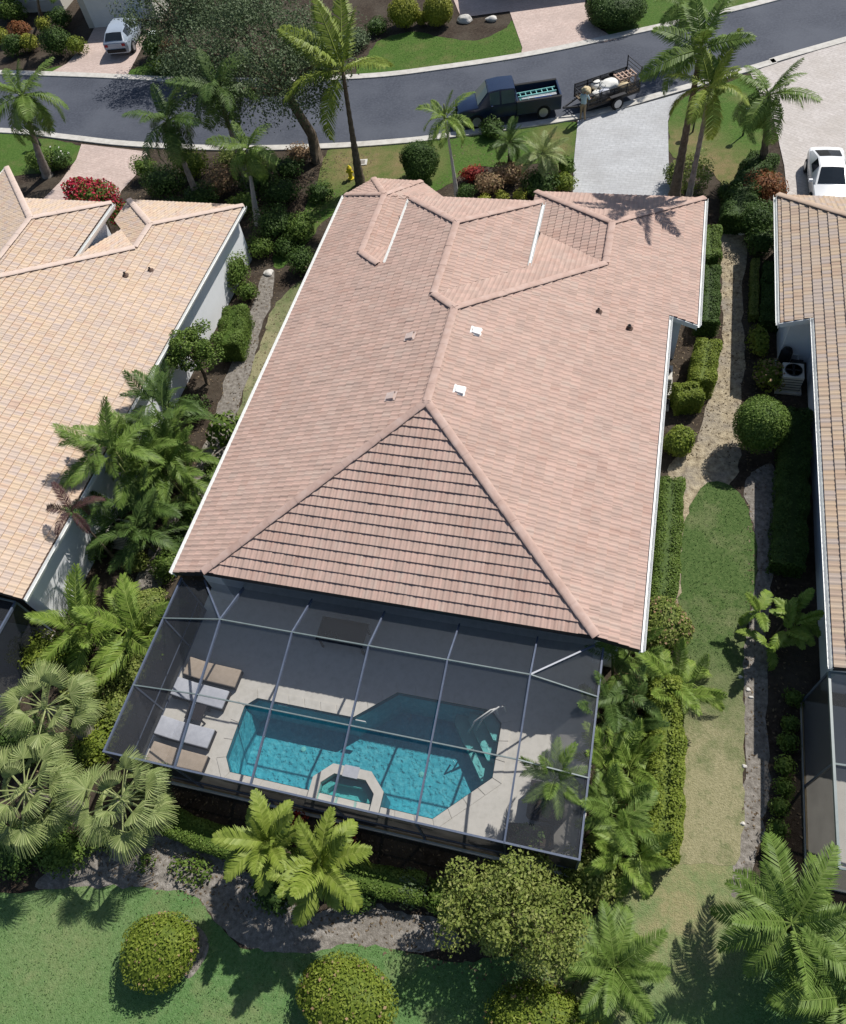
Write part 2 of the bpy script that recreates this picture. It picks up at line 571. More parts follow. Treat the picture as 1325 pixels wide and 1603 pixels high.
SHEETS = []
def sheet(name, px, z, m, smooth=True, wobble=0.0, world=False, kind='structure', h=0.0):
    pts = [(p[0], p[1]) if world else tuple(at(p[0], p[1], 0))[:2] for p in px]
    if smooth: pts = smooth_loop(pts, 7)
    if wobble:
        k_ = len(pts)
        pts = [np.array(p) + np.clip(rng.normal(0, 1, 2), -1.5, 1.5) * min(wobble * 1.6, .16 * np.linalg.norm(np.array(pts[(i_ + 1) % k_]) - np.array(p))) for i_, p in enumerate(pts)]
    SHEETS.append((name, [tuple(p) for p in pts], z))
    mb = MB()
    if h:
        mb.prism(pts, z - h, z)
    else:
        mb.face([(p[0], p[1], z) for p in pts])
    o = mb.build(name, m)
    return tag(o, kind=kind)

def strip(name, pts, w, z0, z1, m, parent=None):
    """band of width w along a polyline, top at z1"""
    P = [np.array(p, float) for p in pts]
    Lf, Rt = [], []
    for i, p in enumerate(P):
        d = P[min(i + 1, len(P) - 1)] - P[max(i - 1, 0)]
        d /= np.linalg.norm(d)
        n = np.array([-d[1], d[0]])
        Lf.append(p + n * w / 2)
        Rt.append(p - n * w / 2)
    mb = MB()
    for i in range(len(P) - 1):
        a, b, c, d = Rt[i], Rt[i + 1], Lf[i + 1], Lf[i]
        vs = [(*a, z1), (*b, z1), (*c, z1), (*d, z1), (*a, z0), (*b, z0), (*c, z0), (*d, z0)]
        mb.add(vs, [(0, 1, 2, 3), (4, 5, 1, 0), (2, 6, 7, 3)])
    return mb.build(name, m, parent)

def curve(pts, n=6):
    P = [np.array(p, float) for p in pts]
    P = [2 * P[0] - P[1]] + P + [2 * P[-1] - P[-2]]
    out = []
    for i in range(1, len(P) - 2):
        a, b, c, d = P[i - 1], P[i], P[i + 1], P[i + 2]
        for j in range(n):
            t = j / n
            out.append(.5 * ((2 * b) + (c - a) * t + (2 * a - 5 * b + 4 * c - d) * t * t + (3 * b - a - 3 * c + d) * t ** 3))
    out.append(P[-2])
    return out

# ------------------------------------------------------------------ ground, road, drives
def holed(name, outer, hole, z, m):
    bm = bmesh.new()
    es = []
    for pts in (outer, hole):
        vs = [bm.verts.new((p[0], p[1], z)) for p in pts]
        es += [bm.edges.new((vs[i], vs[(i + 1) % len(vs)])) for i in range(len(vs))]
    bmesh.ops.triangle_fill(bm, use_beauty=True, use_dissolve=False, edges=es)
    me = bpy.data.meshes.new(name)
    bm.to_mesh(me)
    bm.free()
    me.materials.append(MATS[m])
    return tag(link(name, me), kind='structure')
holed('ground', [(-400, -400), (400, -400), (400, 500), (-400, 500)], [(.3, -5.98), (14.3, -5.98), (14.3, 2.0), (.3, 2.0)], 0, 'mulch')
sheet('back_lawn', [(-300, 1420), (0, 1400), (70, 1393), (140, 1388), (230, 1391), (300, 1400), (335, 1440), (380, 1482), (470, 1492),
                    (540, 1480), (620, 1485), (700, 1505), (770, 1500), (850, 1485), (905, 1452), (960, 1412), (1005, 1370), (1040, 1340), (1085, 1330), (1130, 1335), (1160, 1345),
                    (1150, 1372), (1200, 1400), (1290, 1415), (1420, 1450), (1520, 1500), (1600, 1600), (1700, 1700), (1500, 2100), (300, 2300), (-700, 2000)], .012, 'lawn_back', wobble=.045)
sheet('side_lawn', [(1040, 1345), (1052, 1250), (1060, 1140), (1063, 1040), (1064, 950), (1067, 860), (1080, 795), (1105, 758), (1135, 756), (1162, 778), (1178, 820),
                    (1185, 885), (1175, 955), (1163, 1040), (1166, 1140), (1164, 1240), (1155, 1348), (1100, 1350)], .018, 'lawn_side', wobble=.035)
sheet('sandy_bed', [(60, 1392), (100, 1350), (150, 1320), (240, 1300), (310, 1325), (380, 1360), (480, 1425), (560, 1412), (640, 1430), (690, 1440), (720, 1475), (650, 1490), (560, 1484), (470, 1496),
                    (390, 1485), (340, 1445), (300, 1403), (220, 1395)], .008, 'sand_soil', wobble=.045)
sheet('bush_soil', [(290, 1440), (320, 1460), (326, 1490), (300, 1530), (285, 1520), (280, 1470)], .017, 'sand_soil')
sheet('side_path', [(1133, 325), (1165, 328), (1168, 400), (1163, 500), (1166, 560), (1158, 640), (1160, 720), (1135, 765), (1105, 764), (1082, 800), (1068, 860), (1064, 965), (1052, 965), (1055, 880),
                    (1058, 800), (1045, 740), (1060, 715), (1090, 690), (1108, 630), (1128, 560), (1131, 470), (1128, 400)], .010, 'path_soil', wobble=.05)
sheet('gravel_strip', [(1165, 765), (1185, 735), (1215, 740), (1210, 900), (1200, 1000), (1205, 1180), (1195, 1300), (1170, 1380), (1145, 1400), (1158, 1300), (1164, 1150), (1162, 1040), (1176, 950), (1186, 885), (1180, 820)], .014, 'sand_soil', wobble=.045)
sheet('left_path', [(412, 430), (430, 425), (425, 470), (408, 520), (392, 580), (368, 655), (352, 725), (335, 775), (300, 840), (262, 900), (225, 960), (190, 975), (215, 900), (262, 810), (305, 730), (335, 655), (352, 600), (372, 540), (395, 478)], .009, 'sand_soil', wobble=.04)
sheet('side_turf', [(430, 480), (470, 440), (490, 470), (400, 650), (372, 705), (362, 690), (392, 585), (412, 525)], .010, 'lawn_side', wobble=.04)
# road
FAR = [(-90, 40), (-45, 37.6), (-31.5, 37.3), (-23.6, 37.0), (-14.5, 36.5), (-4.6, 37.1), (1.0, 38.35), (6.75, 40.2), (12.4, 42.7), (17.3, 45.0), (25, 49.2), (60, 69)]
NEAR = [(-90, 32), (-45, 30.5), (-27.2, 30.2), (-22.1, 29.7), (-17.2, 29.15), (-10.7, 29.0), (-4.7, 29.45), (-.2, 30.15), (2.6, 30.85), (9.8, 33.05), (15.05, 35.95), (19.9, 38.85), (24.3, 41.6), (60, 62)]
far_c, near_c = curve(FAR), curve(NEAR)
mb = MB()
mb.face([(p[0], p[1], .020) for p in near_c] + [(p[0], p[1], .020) for p in far_c[::-1]])
tag(mb.build('road', 'asphalt'), kind='structure')
tag(strip('far_kerb', far_c, .55, 0, .085, 'concrete'), kind='structure')
tag(strip('near_kerb', near_c, .50, 0, .085, 'concrete'), kind='structure')
# drives
tag(sheet('driveway', [(905, 189), (899, 250), (896, 330), (1052, 330), (1047, 250), (1046, 190), (1056, 160), (1078, 143), (1000, 165)], .040, 'paver_white', smooth=False), kind='structure')
tag(sheet('neighbour_driveway', [(128, 226), (232, 238), (225, 262), (190, 300), (180, 330), (60, 320), (95, 285), (120, 250)], .040, 'paver_pink', smooth=False), kind='structure')
tag(sheet('right_driveway', [(1175, 115), (1205, 103), (1325, 66), (1500, 20), (1500, 140), (1330, 130), (1420, 330), (1235, 330), (1228, 260), (1212, 190), (1190, 150)], .040, 'paver_beige', smooth=False), kind='structure')
tag(sheet('far_driveway', [(700, -25), (722, 28), (798, 18), (818, 75), (815, 92), (965, 62), (930, 40), (915, 10), (930, -60), (690, -60)], .040, 'paver_pink', smooth=False), kind='structure')
tag(sheet('far_left_driveway', [(70, 119), (105, 100), (138, 64), (150, 40), (240, 38), (220, 80), (200, 118), (140, 122)], .040, 'paver_pink', smooth=False), kind='structure')
# front lawns
sheet('front_lawn', [(520, 232), (620, 226), (700, 218), (790, 205), (900, 191), (905, 240), (893, 262), (850, 255), (790, 262), (740, 262), (700, 290), (600, 330), (530, 330), (480, 380), (440, 420), (430, 400), (480, 320), (500, 280)], .014, 'lawn_front', wobble=.045)
sheet('verge_lawn', [(1052, 172), (1076, 150), (1120, 135), (1180, 118), (1190, 160), (1205, 200), (1200, 240), (1160, 260), (1150, 330), (1128, 330), (1125, 280), (1085, 250), (1052, 245), (1047, 205)], .016, 'lawn_front', wobble=.045)
sheet('far_lawn', [(560, 122), (580, 80), (600, 60), (650, 50), (700, 60), (750, 62), (790, 45), (803, 33), (820, 76), (814, 95), (750, 103), (660, 114)], .014, 'lawn_front', wobble=.035)
sheet('far_right_lawn', [(945, 40), (968, 62), (1080, 38), (1180, 8), (1260, -25), (1250, -70), (1000, -50), (940, 0)], .014, 'lawn_front', wobble=.035)
sheet('left_lawn', [(-40, 207), (60, 216), (125, 228), (128, 245), (100, 262), (60, 272), (-60, 270)], .014, 'lawn_front', wobble=.035)
sheet('far_left_lawn', [(190, 122), (215, 105), (250, 98), (290, 112), (300, 128), (240, 127)], .014, 'lawn_front', wobble=.035)
sheet('far_left_verge', [(60, 118), (80, 106), (105, 104), (96, 118)], .014, 'lawn_front')

# ------------------------------------------------------------------ houses
SL = 0.34
TW, TL = 0.205, 0.345

def tile_template():
    us = np.array([0, .40, .52, .68, .84, .97, 1.0])
    h = np.array([.003, 0, .010, .018, .012, .003, .003])
    n = len(us)
    lo = np.stack([us * TW, np.zeros(n), h + .056], 1)
    up = np.stack([us * TW, np.full(n, TL * 1.04), h + .010], 1)
    bt = np.stack([us * TW, np.full(n, .004), h * .7 + .003], 1)
    V = np.concatenate([lo, up, bt])
    F = []
    for i in range(n - 1):
        F.append((i, i + 1, n + i + 1, n + i))
        F.append((2 * n + i, 2 * n + i + 1, i + 1, i))
    return V, np.array(F)

TV, TF = tile_template()

def cap_template():
    n = 6
    V = []
    for x, r in ((0, .120), (.44, .113)):
        for k in range(n + 1):
            t = math.pi * k / n
            V.append((x, r * math.cos(t) * 1.3, r * math.sin(t) * .34))
    F = [(k, k + 1, n + 1 + k + 1, n + 1 + k) for k in range(n)]
    o = len(V)
    V += [V[k] for k in range(n + 1)] + [(0, 0, -.02)]      # the end face has corners of its own
    F2 = [(o + k + 1, o + k, o + n + 1) for k in range(n)]
    return V, F + F2

CAPV, CAPF = cap_template()

def plane_of(poly):
    a, b, c = (np.array(poly[i], float) for i in (0, 1, 2))
    n = np.cross(b - a, c - a)
    for i in range(3, len(poly)):
        if np.linalg.norm(n) < 1e-3:
            n = np.cross(b - a, np.array(poly[i]) - a)
    n /= np.linalg.norm(n)
    if n[2] < 0: n = -n
    g_ = np.array([-n[0], -n[1], 0])
    v = g_ - n * (g_ @ n)
    v /= np.linalg.norm(v)        # up the slope
    u = np.cross(v, n)
    return n, u, v

def clip_mesh(me, poly, opened=()):
    bm = bmesh.new()
    bm.from_mesh(me)
    c = sum((Vector((p[0], p[1], 0)) for p in poly), Vector()) / len(poly)
    k = len(poly)
    for i in range(k):
        if i in opened: continue
        a, b = Vector(poly[i]), Vector(poly[(i + 1) % k])
        e = Vector((b.x - a.x, b.y - a.y, 0))
        if e.length < 1e-4: continue
        nn = Vector((e.y, -e.x, 0)).normalized()
        if (c - Vector((a.x, a.y, 0))).dot(nn) > 0: nn = -nn
        bmesh.ops.bisect_plane(bm, geom=bm.verts[:] + bm.edges[:] + bm.faces[:], plane_co=a, plane_no=nn, clear_outer=True)
    bm.to_mesh(me)
    bm.free()

def tile_positions(poly, ref):
    """grid of tile origins (world) covering poly; ref fixes the phase of the courses"""
    n, u, v = plane_of(poly)
    P = np.array(poly, float)
    ref = np.array(ref, float)
    pu, pv = (P - ref) @ u, (P - ref) @ v
    k0, k1 = math.floor(pv.min() / TL), math.ceil(pv.max() / TL)
    out = []
    for k in range(k0, k1):
        i0, i1 = math.floor(pu.min() / TW) - 1, math.ceil(pu.max() / TW) + 1
        for i in range(i0, i1):
            uu = i * TW
            # keep if near the polygon
            if uu + TW < pu.min() or uu > pu.max(): continue
            out.append((k, uu, k * TL))
    return n, u, v, ref, pu, pv, out

def inside2(poly2, p, only=None):
    s = 0
    k = len(poly2)
    area = sum(poly2[i][0] * poly2[(i + 1) % k][1] - poly2[(i + 1) % k][0] * poly2[i][1] for i in range(k))
    sg = 1 if area > 0 else -1
    m = 1e9
    for i in range(k):
        if only is not None and i not in only: continue
        a, b = poly2[i], poly2[(i + 1) % k]
        ex, ey = b[0] - a[0], b[1] - a[1]
        l = math.hypot(ex, ey)
        if l < 1e-6: continue
        m = min(m, sg * (ex * (p[1] - a[1]) - ey * (p[0] - a[0])) / l)
    return m

TILE_VARIANTS = {}

def tile_variant(m, k):
    key = (m, k)
    if key not in TILE_VARIANTS:
        TILE_VARIANTS[key] = mesh_np('roof_tile', TV, TF, m, rnd=np.full(len(TV), (k + .5) / 8))
    return TILE_VARIANTS[key]

def tile_face(poly, ref, m, roof, single=None, opened=()):
    """tiles over one convex roof face; returns arrays for the joined field, and links single tiles. single: f(world centre)->bool"""
    n, u, v, ref, pu, pv, cand = tile_positions(poly, ref)
    poly2 = list(zip(pu, pv))
    V, F, RN = [], [], []
    Mx = np.stack([u, v, n], 1)
    cnt = 0
    closed = [i for i in range(len(poly)) if i not in opened]
    band = {}
    for (k, uu, vv) in cand:
        cs = [inside2(poly2, q) for q in ((uu, vv), (uu + TW, vv), (uu, vv + TL * 1.04), (uu + TW, vv + TL * 1.04))]
        ins = inside2(poly2, (uu + TW / 2, vv + TL / 2))
        if max(cs + [ins]) < -.12: continue
        if opened and inside2(poly2, (uu + TW / 2, vv + TL / 2), opened) < 0: continue
        full = min(inside2(poly2, q, closed) for q in ((uu, vv), (uu + TW, vv), (uu, vv + TL * 1.04), (uu + TW, vv + TL * 1.04))) >= -1e-6
        o = ref + u * uu + v * vv
        ctr = o + u * TW / 2 + v * TL / 2
        # tone: neighbouring tiles of one pallet resemble each other
        b = band.setdefault((int(math.floor(uu / 1.6)), k // 9), random.random())
        r = min(.999, max(0, .26 * b + .74 * random.random()))
        lift = random.gauss(0, .003)
        if single and single(ctr) and ins > -.02:
            if full:
                me = tile_variant(m, int(r * 8))
                ob = link('roof_tile', me, roof)
                ob.matrix_local = Matrix((
                    (u[0], v[0], n[0], o[0] + n[0] * lift), (u[1], v[1], n[1], o[1] + n[1] * lift),
                    (u[2], v[2], n[2], o[2] + n[2] * lift), (0, 0, 0, 1)))
            else:
                W = (TV @ Mx.T) + o + n * lift
                me = mesh_np('roof_tile', W, TF, m, rnd=np.full(len(TV), r))
                clip_mesh(me, poly, opened)
                if not len(me.polygons): continue
                link('roof_tile', me, roof)
            cnt += 1
            continue
        W = (TV @ Mx.T) + o + n * lift
        F.append(TF + len(V) * len(TV))
        V.append(W)
        RN.append(np.full(len(TV), r))
    res = None
    if V:
        me = mesh_np('tmp', np.concatenate(V), np.concatenate(F), m, rnd=np.concatenate(RN))
        clip_mesh(me, poly, opened)
        res = me
    return res, cnt

def join_meshes(name, meshes, m):
    bm = bmesh.new()
    for me in meshes:
        bm.from_mesh(me)
    out = bpy.data.meshes.new(name)
    bm.to_mesh(out)
    bm.free()
    out.materials.append(MATS[m])
    for me in meshes: bpy.data.meshes.remove(me)
    return out

CAP_MESH = {}

def caps(lines, m, roof):
    if m not in CAP_MESH:
        mb = MB()
        mb.add(CAPV, CAPF)
        me = bpy.data.meshes.new('ridge_cap')
        me.from_pydata([tuple(v) for v in mb.v], [], mb.f)
        me.materials.append(MATS[m])
        for p in me.polygons: p.use_smooth = len(p.vertices) == 4
        CAP_MESH[m] = me
    for p, q in lines:
        p, q = Vector(p), Vector(q)
        if p.z > q.z + .01: p, q = q, p          # laid from the low end up
        d = q - p
        L = d.length
        d.normalize()
        k = max(1, round(L / .39))
        st = L / k
        y = Vector((0, 0, 1)).cross(d).normalized()
        z = d.cross(y)
        for i in range(k):
            o = p + d * (i * st) + Vector((0, 0, .062 + random.gauss(0, .003)))
            dd = (d + y * random.gauss(0, .012)).normalized()
            yy = Vector((0, 0, 1)).cross(dd).normalized()
            zz = dd.cross(yy)
            ob = link('ridge_cap', CAP_MESH[m], roof)
            sc_ = st / .40
            ob.matrix_local = Matrix(((dd.x * sc_, yy.x, zz.x, o.x), (dd.y * sc_, yy.y, zz.y, o.y), (dd.z * sc_, yy.z, zz.z, o.z), (0, 0, 0, 1)))

def gutter(p, q, out, parent, m='white_metal'):
    """open white gutter hung on an eave; out = outward direction"""
    p, q, out = Vector(p), Vector(q), Vector(out).normalized()
    mb = MB()
    d = (q - p).normalized()
    prof = [(.0, -.02), (.0, -.17), (.09, -.17), (.135, -.03), (.125, -.03), (.085, -.155), (.012, -.155), (.012, -.02)]
    vs = []
    for t in (p, q):
        for a, z in prof: vs.append(t + out * (a + .03) + Vector((0, 0, z + .03)))
    n = len(prof)
    fs = [(i, (i + 1) % n, n + (i + 1) % n, n + i) for i in range(n)]
    mb.add(vs, fs)
    mb.bar(p + out * .01 + Vector((0, 0, -.16)), q + out * .01 + Vector((0, 0, -.16)), .03, .24)
    return mb.build('gutter', m, parent)

def house(name, label, D, tm, cm, X):
    """tile-roofed bungalow. D: plan numbers; X: local plan point -> world plan point"""
    W, ze, h0 = D['W'], 2.9, 1.3
    s = SL
    root = thing(name, label, 'house')
    def w(x, y, z):
        a, b = X(x, y)
        return (a, b, z)
    LPz = lambda x: ze + s * x
    RPz = lambda x: ze + s * (W - x)
    xm = W / 2
    zp = ze + s * xm
    yP = xm - h0
    yR = D['yR']
    xg, yn = D['xg'], D['yn']                     # garage eave and notch
    zg = RPz(xg)
    pk = (D['xpk'], yR + (D['xpk'] - xm))
    zpk = RPz(D['xpk'])
    ypk2 = D['ypk2']
    gl = D['gl']                                    # left run of the garage roof
    xr = D['xr']
    zr = LPz(xr)
    yb = yR + (xm - xr)
    yf, fx = D['yf'], D['fx']                       # front block: hip start, east eave
    zf = zr - s * (fx - xr)
    xe = D['xe']                                    # left edge of the upper roof
    P3, R3 = (xm, yP, zp), (xm, yR, zp)
    roof_polys = []                                  # (local polygon with z, ref)
    def lp(pts): return [(x, y, LPz(x)) for x, y in pts]
    def rp(pts): return [(x, y, RPz(x)) for x, y in pts]
    eL, eR = (0, 0, ze), (W, 0, ze)
    yB = D['yB']
    cut = D['cut']
    if cut:
        q1, q2 = (2.37, 15.9), (2.37, 19.97)
        roof_polys += [(lp([(0, 0), (1.3, 0), (2.37, 1.07), (2.37, q2[1]), (0, yB)]), eL, 'L'),
                       (lp([(2.37, 1.07), (3.53, 2.23), (3.53, 14.74), (2.37, 15.9)]), eL, 'L'),
                       (lp([(3.53, 2.23), (xe, xe - 1.3), (xe, 14.74), (3.53, 14.74)]), eL, 'L'),
                       (lp([(xe, xe - 1.3), (xr, xr - 1.3), (xr, yf), (xe, yf + xr - xe)]), eL, 'L'),
                       (lp([(xr, xr - 1.3), (xm, yP), (xm, yR), (xr, yb)]), eL, 'L')]
        qz = LPz(2.37)
        G2z = lambda x: qz - s * (x - 2.37)
        G1z = lambda y: qz - s * (y - 15.9)
        roof_polys += [([(2.37, 15.9, qz), (4.3, 17.83, G2z(4.3)), (4.3, 20.2, G2z(4.3)), (2.37, 19.97, qz)], (4.3, 20.2, G2z(4.3)), 'o'),
                       ([(2.37, 15.9, qz), (3.53, 14.74, G1z(14.74)), (4.3, 14.74, G1z(14.74)), (4.3, 17.83, G1z(17.83))], (4.3, 17.83, G1z(17.83)), 'o')]
        T = [(0, yB, ze), (1.06, 22.33, 2.9), (3.5, 22.25, 2.9), (5.05, 20.9, 2.9), (4.3, 20.2, G2z(4.3))]
        for i in range(4):
            if i < 3:
                roof_polys.append(([(2.37, 19.97, qz), T[i], T[i + 1]], T[i], 'o'))
            else:
                roof_polys.append(([(2.37, 19.97, qz), T[3], T[4]], T[3], 'o'))
    else:
        roof_polys += [(lp([(0, 0), (1.3, 0), (xr, xr - 1.3), (xr, yf), (0, yf + xr)]), eL, 'L'),
                       (lp([(xr, xr - 1.3), (xm, yP), (xm, yR), (xr, yb)]), eL, 'L')]
    ycg = ypk2 + (xg - D['xpk'])                     # front corner of the garage roof
    xk = D['xpk']
    roof_polys += [(rp([(xm, yP), (xk, yP - (xk - xm)), (xk, pk[1]), (xm, yR)]), eR, 'R')]
    if xg > W + .01:
        roof_polys += [(rp([(xk, yP - (xk - xm)), (W - 1.3, 0), (W, 0), (W, ypk2 + W - xk), (xk, ypk2)]), eR, 'R'),
                       (rp([(W, yn), (xg, yn), (xg, ycg), (W, ypk2 + W - xk)]), eR, 'R')]
    else:
        roof_polys += [(rp([(xk, yP - (xk - xm)), (W - 1.3, 0), (W, 0), (W, ycg), (xk, ypk2)]), eR, 'R')]
    # rear hip face
    roof_polys.append(([(1.3, 0, LPz(1.3)), (W - 1.3, 0, LPz(1.3)), P3], (1.3, 0, LPz(1.3)), 'B'))
    # street-facing hip and the blocks before it
    F1z = lambda y: zp - s * (y - yR)
    yv = yb + (fx - xr)
    roof_polys.append(([R3, (xr, yb, F1z(yb)), (fx, yv, F1z(yv)), (fx, yR + fx - xm, F1z(yR + fx - xm))], (fx, yv, F1z(yv)), 'o'))
    yw = pk[1] + (xk - fx)
    roof_polys.append(([(fx, yR + fx - xm, F1z(yR + fx - xm)), (fx, yw, F1z(yw)), (pk[0], pk[1], zpk)], (fx, yw, F1z(yw)), 'o'))
    GWz = lambda x: zpk - s * (xk - x)
    xl = xk - gl
    roof_polys.append(([(pk[0], pk[1], zpk), (xk, ypk2, zpk), (xl, ypk2 + gl, GWz(xl)), (xl, pk[1] + gl, GWz(xl))], (xl, ypk2 + gl, GWz(xl)), 'o'))
    roof_polys.append(([(xk, ypk2, zpk), (xl, ypk2 + gl, GWz(xl)), (xg, ycg, zg)], (xl, ypk2 + gl, GWz(xl)), 'F'))
    F2z = lambda x: zr - s * (x - xr)
    roof_polys.append(([(xr, yb, zr), (fx, yv, zf), (fx, yf + fx - xr, zf), (xr, yf, zr)], (fx, yv, zf), 'o'))
    ye = yf + fx - xr
    xs = xr - (ye - yf)
    roof_polys.append(([(xr, yf, zr), (fx, ye, zf), (xs, ye, zf)], (fx, ye, zf), 'o'))
    # walls under the roof
    wl = MB()
    def foot(pts, z1):
        wl.prism([X(*p) for p in pts], 0, z1)
    o_ = D.get('over', .55)
    if cut is not None:
        foot([(o_, 2.2), (W - o_, 2.2), (W - o_, yn + o_), (xg - o_ * (xg > W + .01) - o_ * (xg <= W + .01), yn + o_), (xg - o_, ycg - o_), (xl + o_, ycg - o_), (xl + o_, 19), (o_, 19.2)], 2.42)
        foot([(o_, .5), (1.25, .5), (1.25, 2.2), (o_, 2.2)], 2.8)
        foot([(W - 1.25, .5), (W - o_, .5), (W - o_, 2.2), (W - 1.25, 2.2)], 2.8)
        foot([(max(xe, xr - 2.3) + .35, yb + 1), (fx - .5, yb + 1), (fx - .5, ye - .5), (max(xe, xr - 2.3) + .35, ye - .5)], zf - .12)
        if cut: foot([(o_ + .3, 19.2), (4.5, 19.2), (4.4, 20.5), (3.2, 21.7), (1.3, 21.7)], 2.42)
    wl.build('wall', 'stucco', root)
    # roof deck
    rf = MB()
    for poly, ref, tg in roof_polys:
        rf.face([w(x, y, z - .006) for x, y, z in poly])
        rf.face([w(x, y, z - .13) for x, y, z in poly])
    roof = rf.build('roof', 'roof_felt', root)
    meshes = []
    sing = D['single']
    total = 0
    for poly, ref, tg in roof_polys:
        wp = [w(*p) for p in poly]
        f = None
        if sing and tg in sing[0]:
            f = sing[1]
        opened = []
        for i in range(len(poly)):
            a, b = poly[i], poly[(i + 1) % len(poly)]
            mx, my = (a[0] + b[0]) / 2, (a[1] + b[1]) / 2
            for p2, r2, t2 in roof_polys:
                if p2 is poly or t2 != tg or tg not in 'LR': continue
                q2 = [(x, y) for x, y, z in p2]
                if max(inside2(q2, (mx + dx, my)) for dx in (-.02, .02)) > .005: opened.append(i)
        me, c = tile_face(wp, w(*ref), tm, roof, f, sorted(set(opened)))
        total += c
        if me: meshes.append(me)
    tag(link('roof_tile_field', join_meshes('roof_tile_field', meshes, tm), roof), kind='stuff')
    print(name, 'single tiles', total)
    L = [(P3, (1.3, 0, LPz(1.3))), (P3, (W - 1.3, 0, LPz(1.3))), (P3, R3), (R3, (pk[0], pk[1], zpk)), ((pk[0], pk[1], zpk), (xk, ypk2, zpk)),
         ((xk, ypk2, zpk), (xg, ycg, zg)), ((xk, ypk2, zpk), (xl, ypk2 + gl, GWz(xl))), (R3, (xr, yb, zr)), ((xr, yb, zr), (xr, yf, zr)),
         ((xr, yf, zr), (fx, ye, zf))]
    if cut:
        L += [((xr, yf, zr), (xe, yf + xr - xe, LPz(xe))), ((2.37, 15.9, qz), (2.37, 19.97, qz)), ((2.37, 15.9, qz), (3.53, 14.74, LPz(3.53))),
              ((2.37, 19.97, qz), T[0]), ((2.37, 19.97, qz), T[1]), ((2.37, 19.97, qz), T[2])]
    else:
        L += [((xr, yf, zr), (0, yf + xr, ze))]
    caps([(w(*a), w(*b)) for a, b in L], cm, roof)
    sx = X(1, 0)[0] - X(0, 0)[0]
    gutter(w(0, 0, ze), w(0, yB if cut else yf + xr, ze), (-sx, 0, 0), root)
    if xg > W + .01:
        gutter(w(W, 0, ze), w(W, yn, ze), (sx, 0, 0), root)
        gutter(w(xg, yn, zg), w(xg, ycg, zg), (sx, 0, 0), root)
        mb = MB()
        mb.bar(w(W, yn - .02, ze - .10), w(xg, yn - .02, zg - .10), .04, .2)
        mb.build('fascia', 'white_metal', root)
    else:
        gutter(w(W, 0, ze), w(W, ycg, zg), (sx, 0, 0), root)
    gutter(w(fx, yv, zf), w(fx, ye, zf), (sx, 0, 0), root)
    if cut:
        gutter(w(xe, 14.76, LPz(xe)), w(xe, yf + xr - xe, LPz(xe)), (-sx, 0, 0), root)
    # dark fascia along the raised rear eave
    mb = MB()
    zz = LPz(1.3)
    mb.bar(w(1.3, .03, zz - .12), w(W - 1.3, .03, zz - .12), .05, .22)
    mb.bar(w(0, .03, ze - .12), w(1.3, .03, zz - .12), .05, .2)
    mb.bar(w(W - 1.3, .03, zz - .12), w(W, .03, ze - .12), .05, .2)
    mb.build('rear_fascia', 'dark_metal', root)
    # glass doors onto the lanai
    for i in range(5):
        x0 = 2.2 + i * 2.3
        mb = MB()
        a = X(x0 + 1.0, 2.17)
        mb.box((a[0], a[1], 1.2), (2.1, .04, 2.2))
        d = mb.build('sliding_door', 'glass_dark', root)
        fr = MB()
        for dx in (-1.06, 0, 1.06):
            fr.box((a[0] + dx, a[1] - .03, 1.2), (.06, .05, 2.3))
        fr.box((a[0], a[1] - .03, 2.33), (2.2, .05, .07))
        fr.build('door_frame', 'white_metal', d)
    return root, LPz, RPz

DM = dict(W=15.435, xg=16.567, yn=14.29, yR=10.95, xpk=12.75, ypk2=18.58, gl=3.75, xr=6.65, yf=16.3, fx=9.7, xe=3.93, yB=20.97, cut=True,
          single=(('B',), lambda c: c[1] < 1.75))
main_house, _, _ = house('tiled_house', 'long house with pinkish terracotta tile roof ending in the screened pool enclosure', DM, 'tile_main', 'cap_main', lambda x, y: (x, y))
DR = dict(DM, cut=True, single=(('R',), lambda c: c[0] < 22.35 and c[1] < 22.2 and (c[0] < 22.0 or c[1] < 9)))
right_house, _, _ = house('tiled_house', 'house with tan tile roof at the right edge, beside the round clipped tree', dict(DR, single=(('R',), lambda c: c[0] < 20.95)), 'tile_right', 'cap_right', lambda x, y: (36.2 - x, y + .45))
DLh = dict(over=.36, W=15.0, xg=15.0, yn=14.0, yR=12.5, xpk=11.83, ypk2=18.5, gl=3.17, xr=7.25, yf=16.7, fx=9.75, xe=3.9, yB=20, cut=False,
           single=(('R',), lambda c: c[0] > -6.6 and c[1] > 6.0 ))
left_house, _, _ = house('tiled_house', 'house with pale peach tile roof and white side wall at the left edge', DLh, 'tile_left', 'cap_left', lambda x, y: (x - 19.9, y - 1.88))

def on_plane(px, py, fn):
    z = 3.0
    for _ in range(50):
        p = at(px, py, z)
        z = .5 * z + .5 * fn(p.x)
    return at(px, py, z)

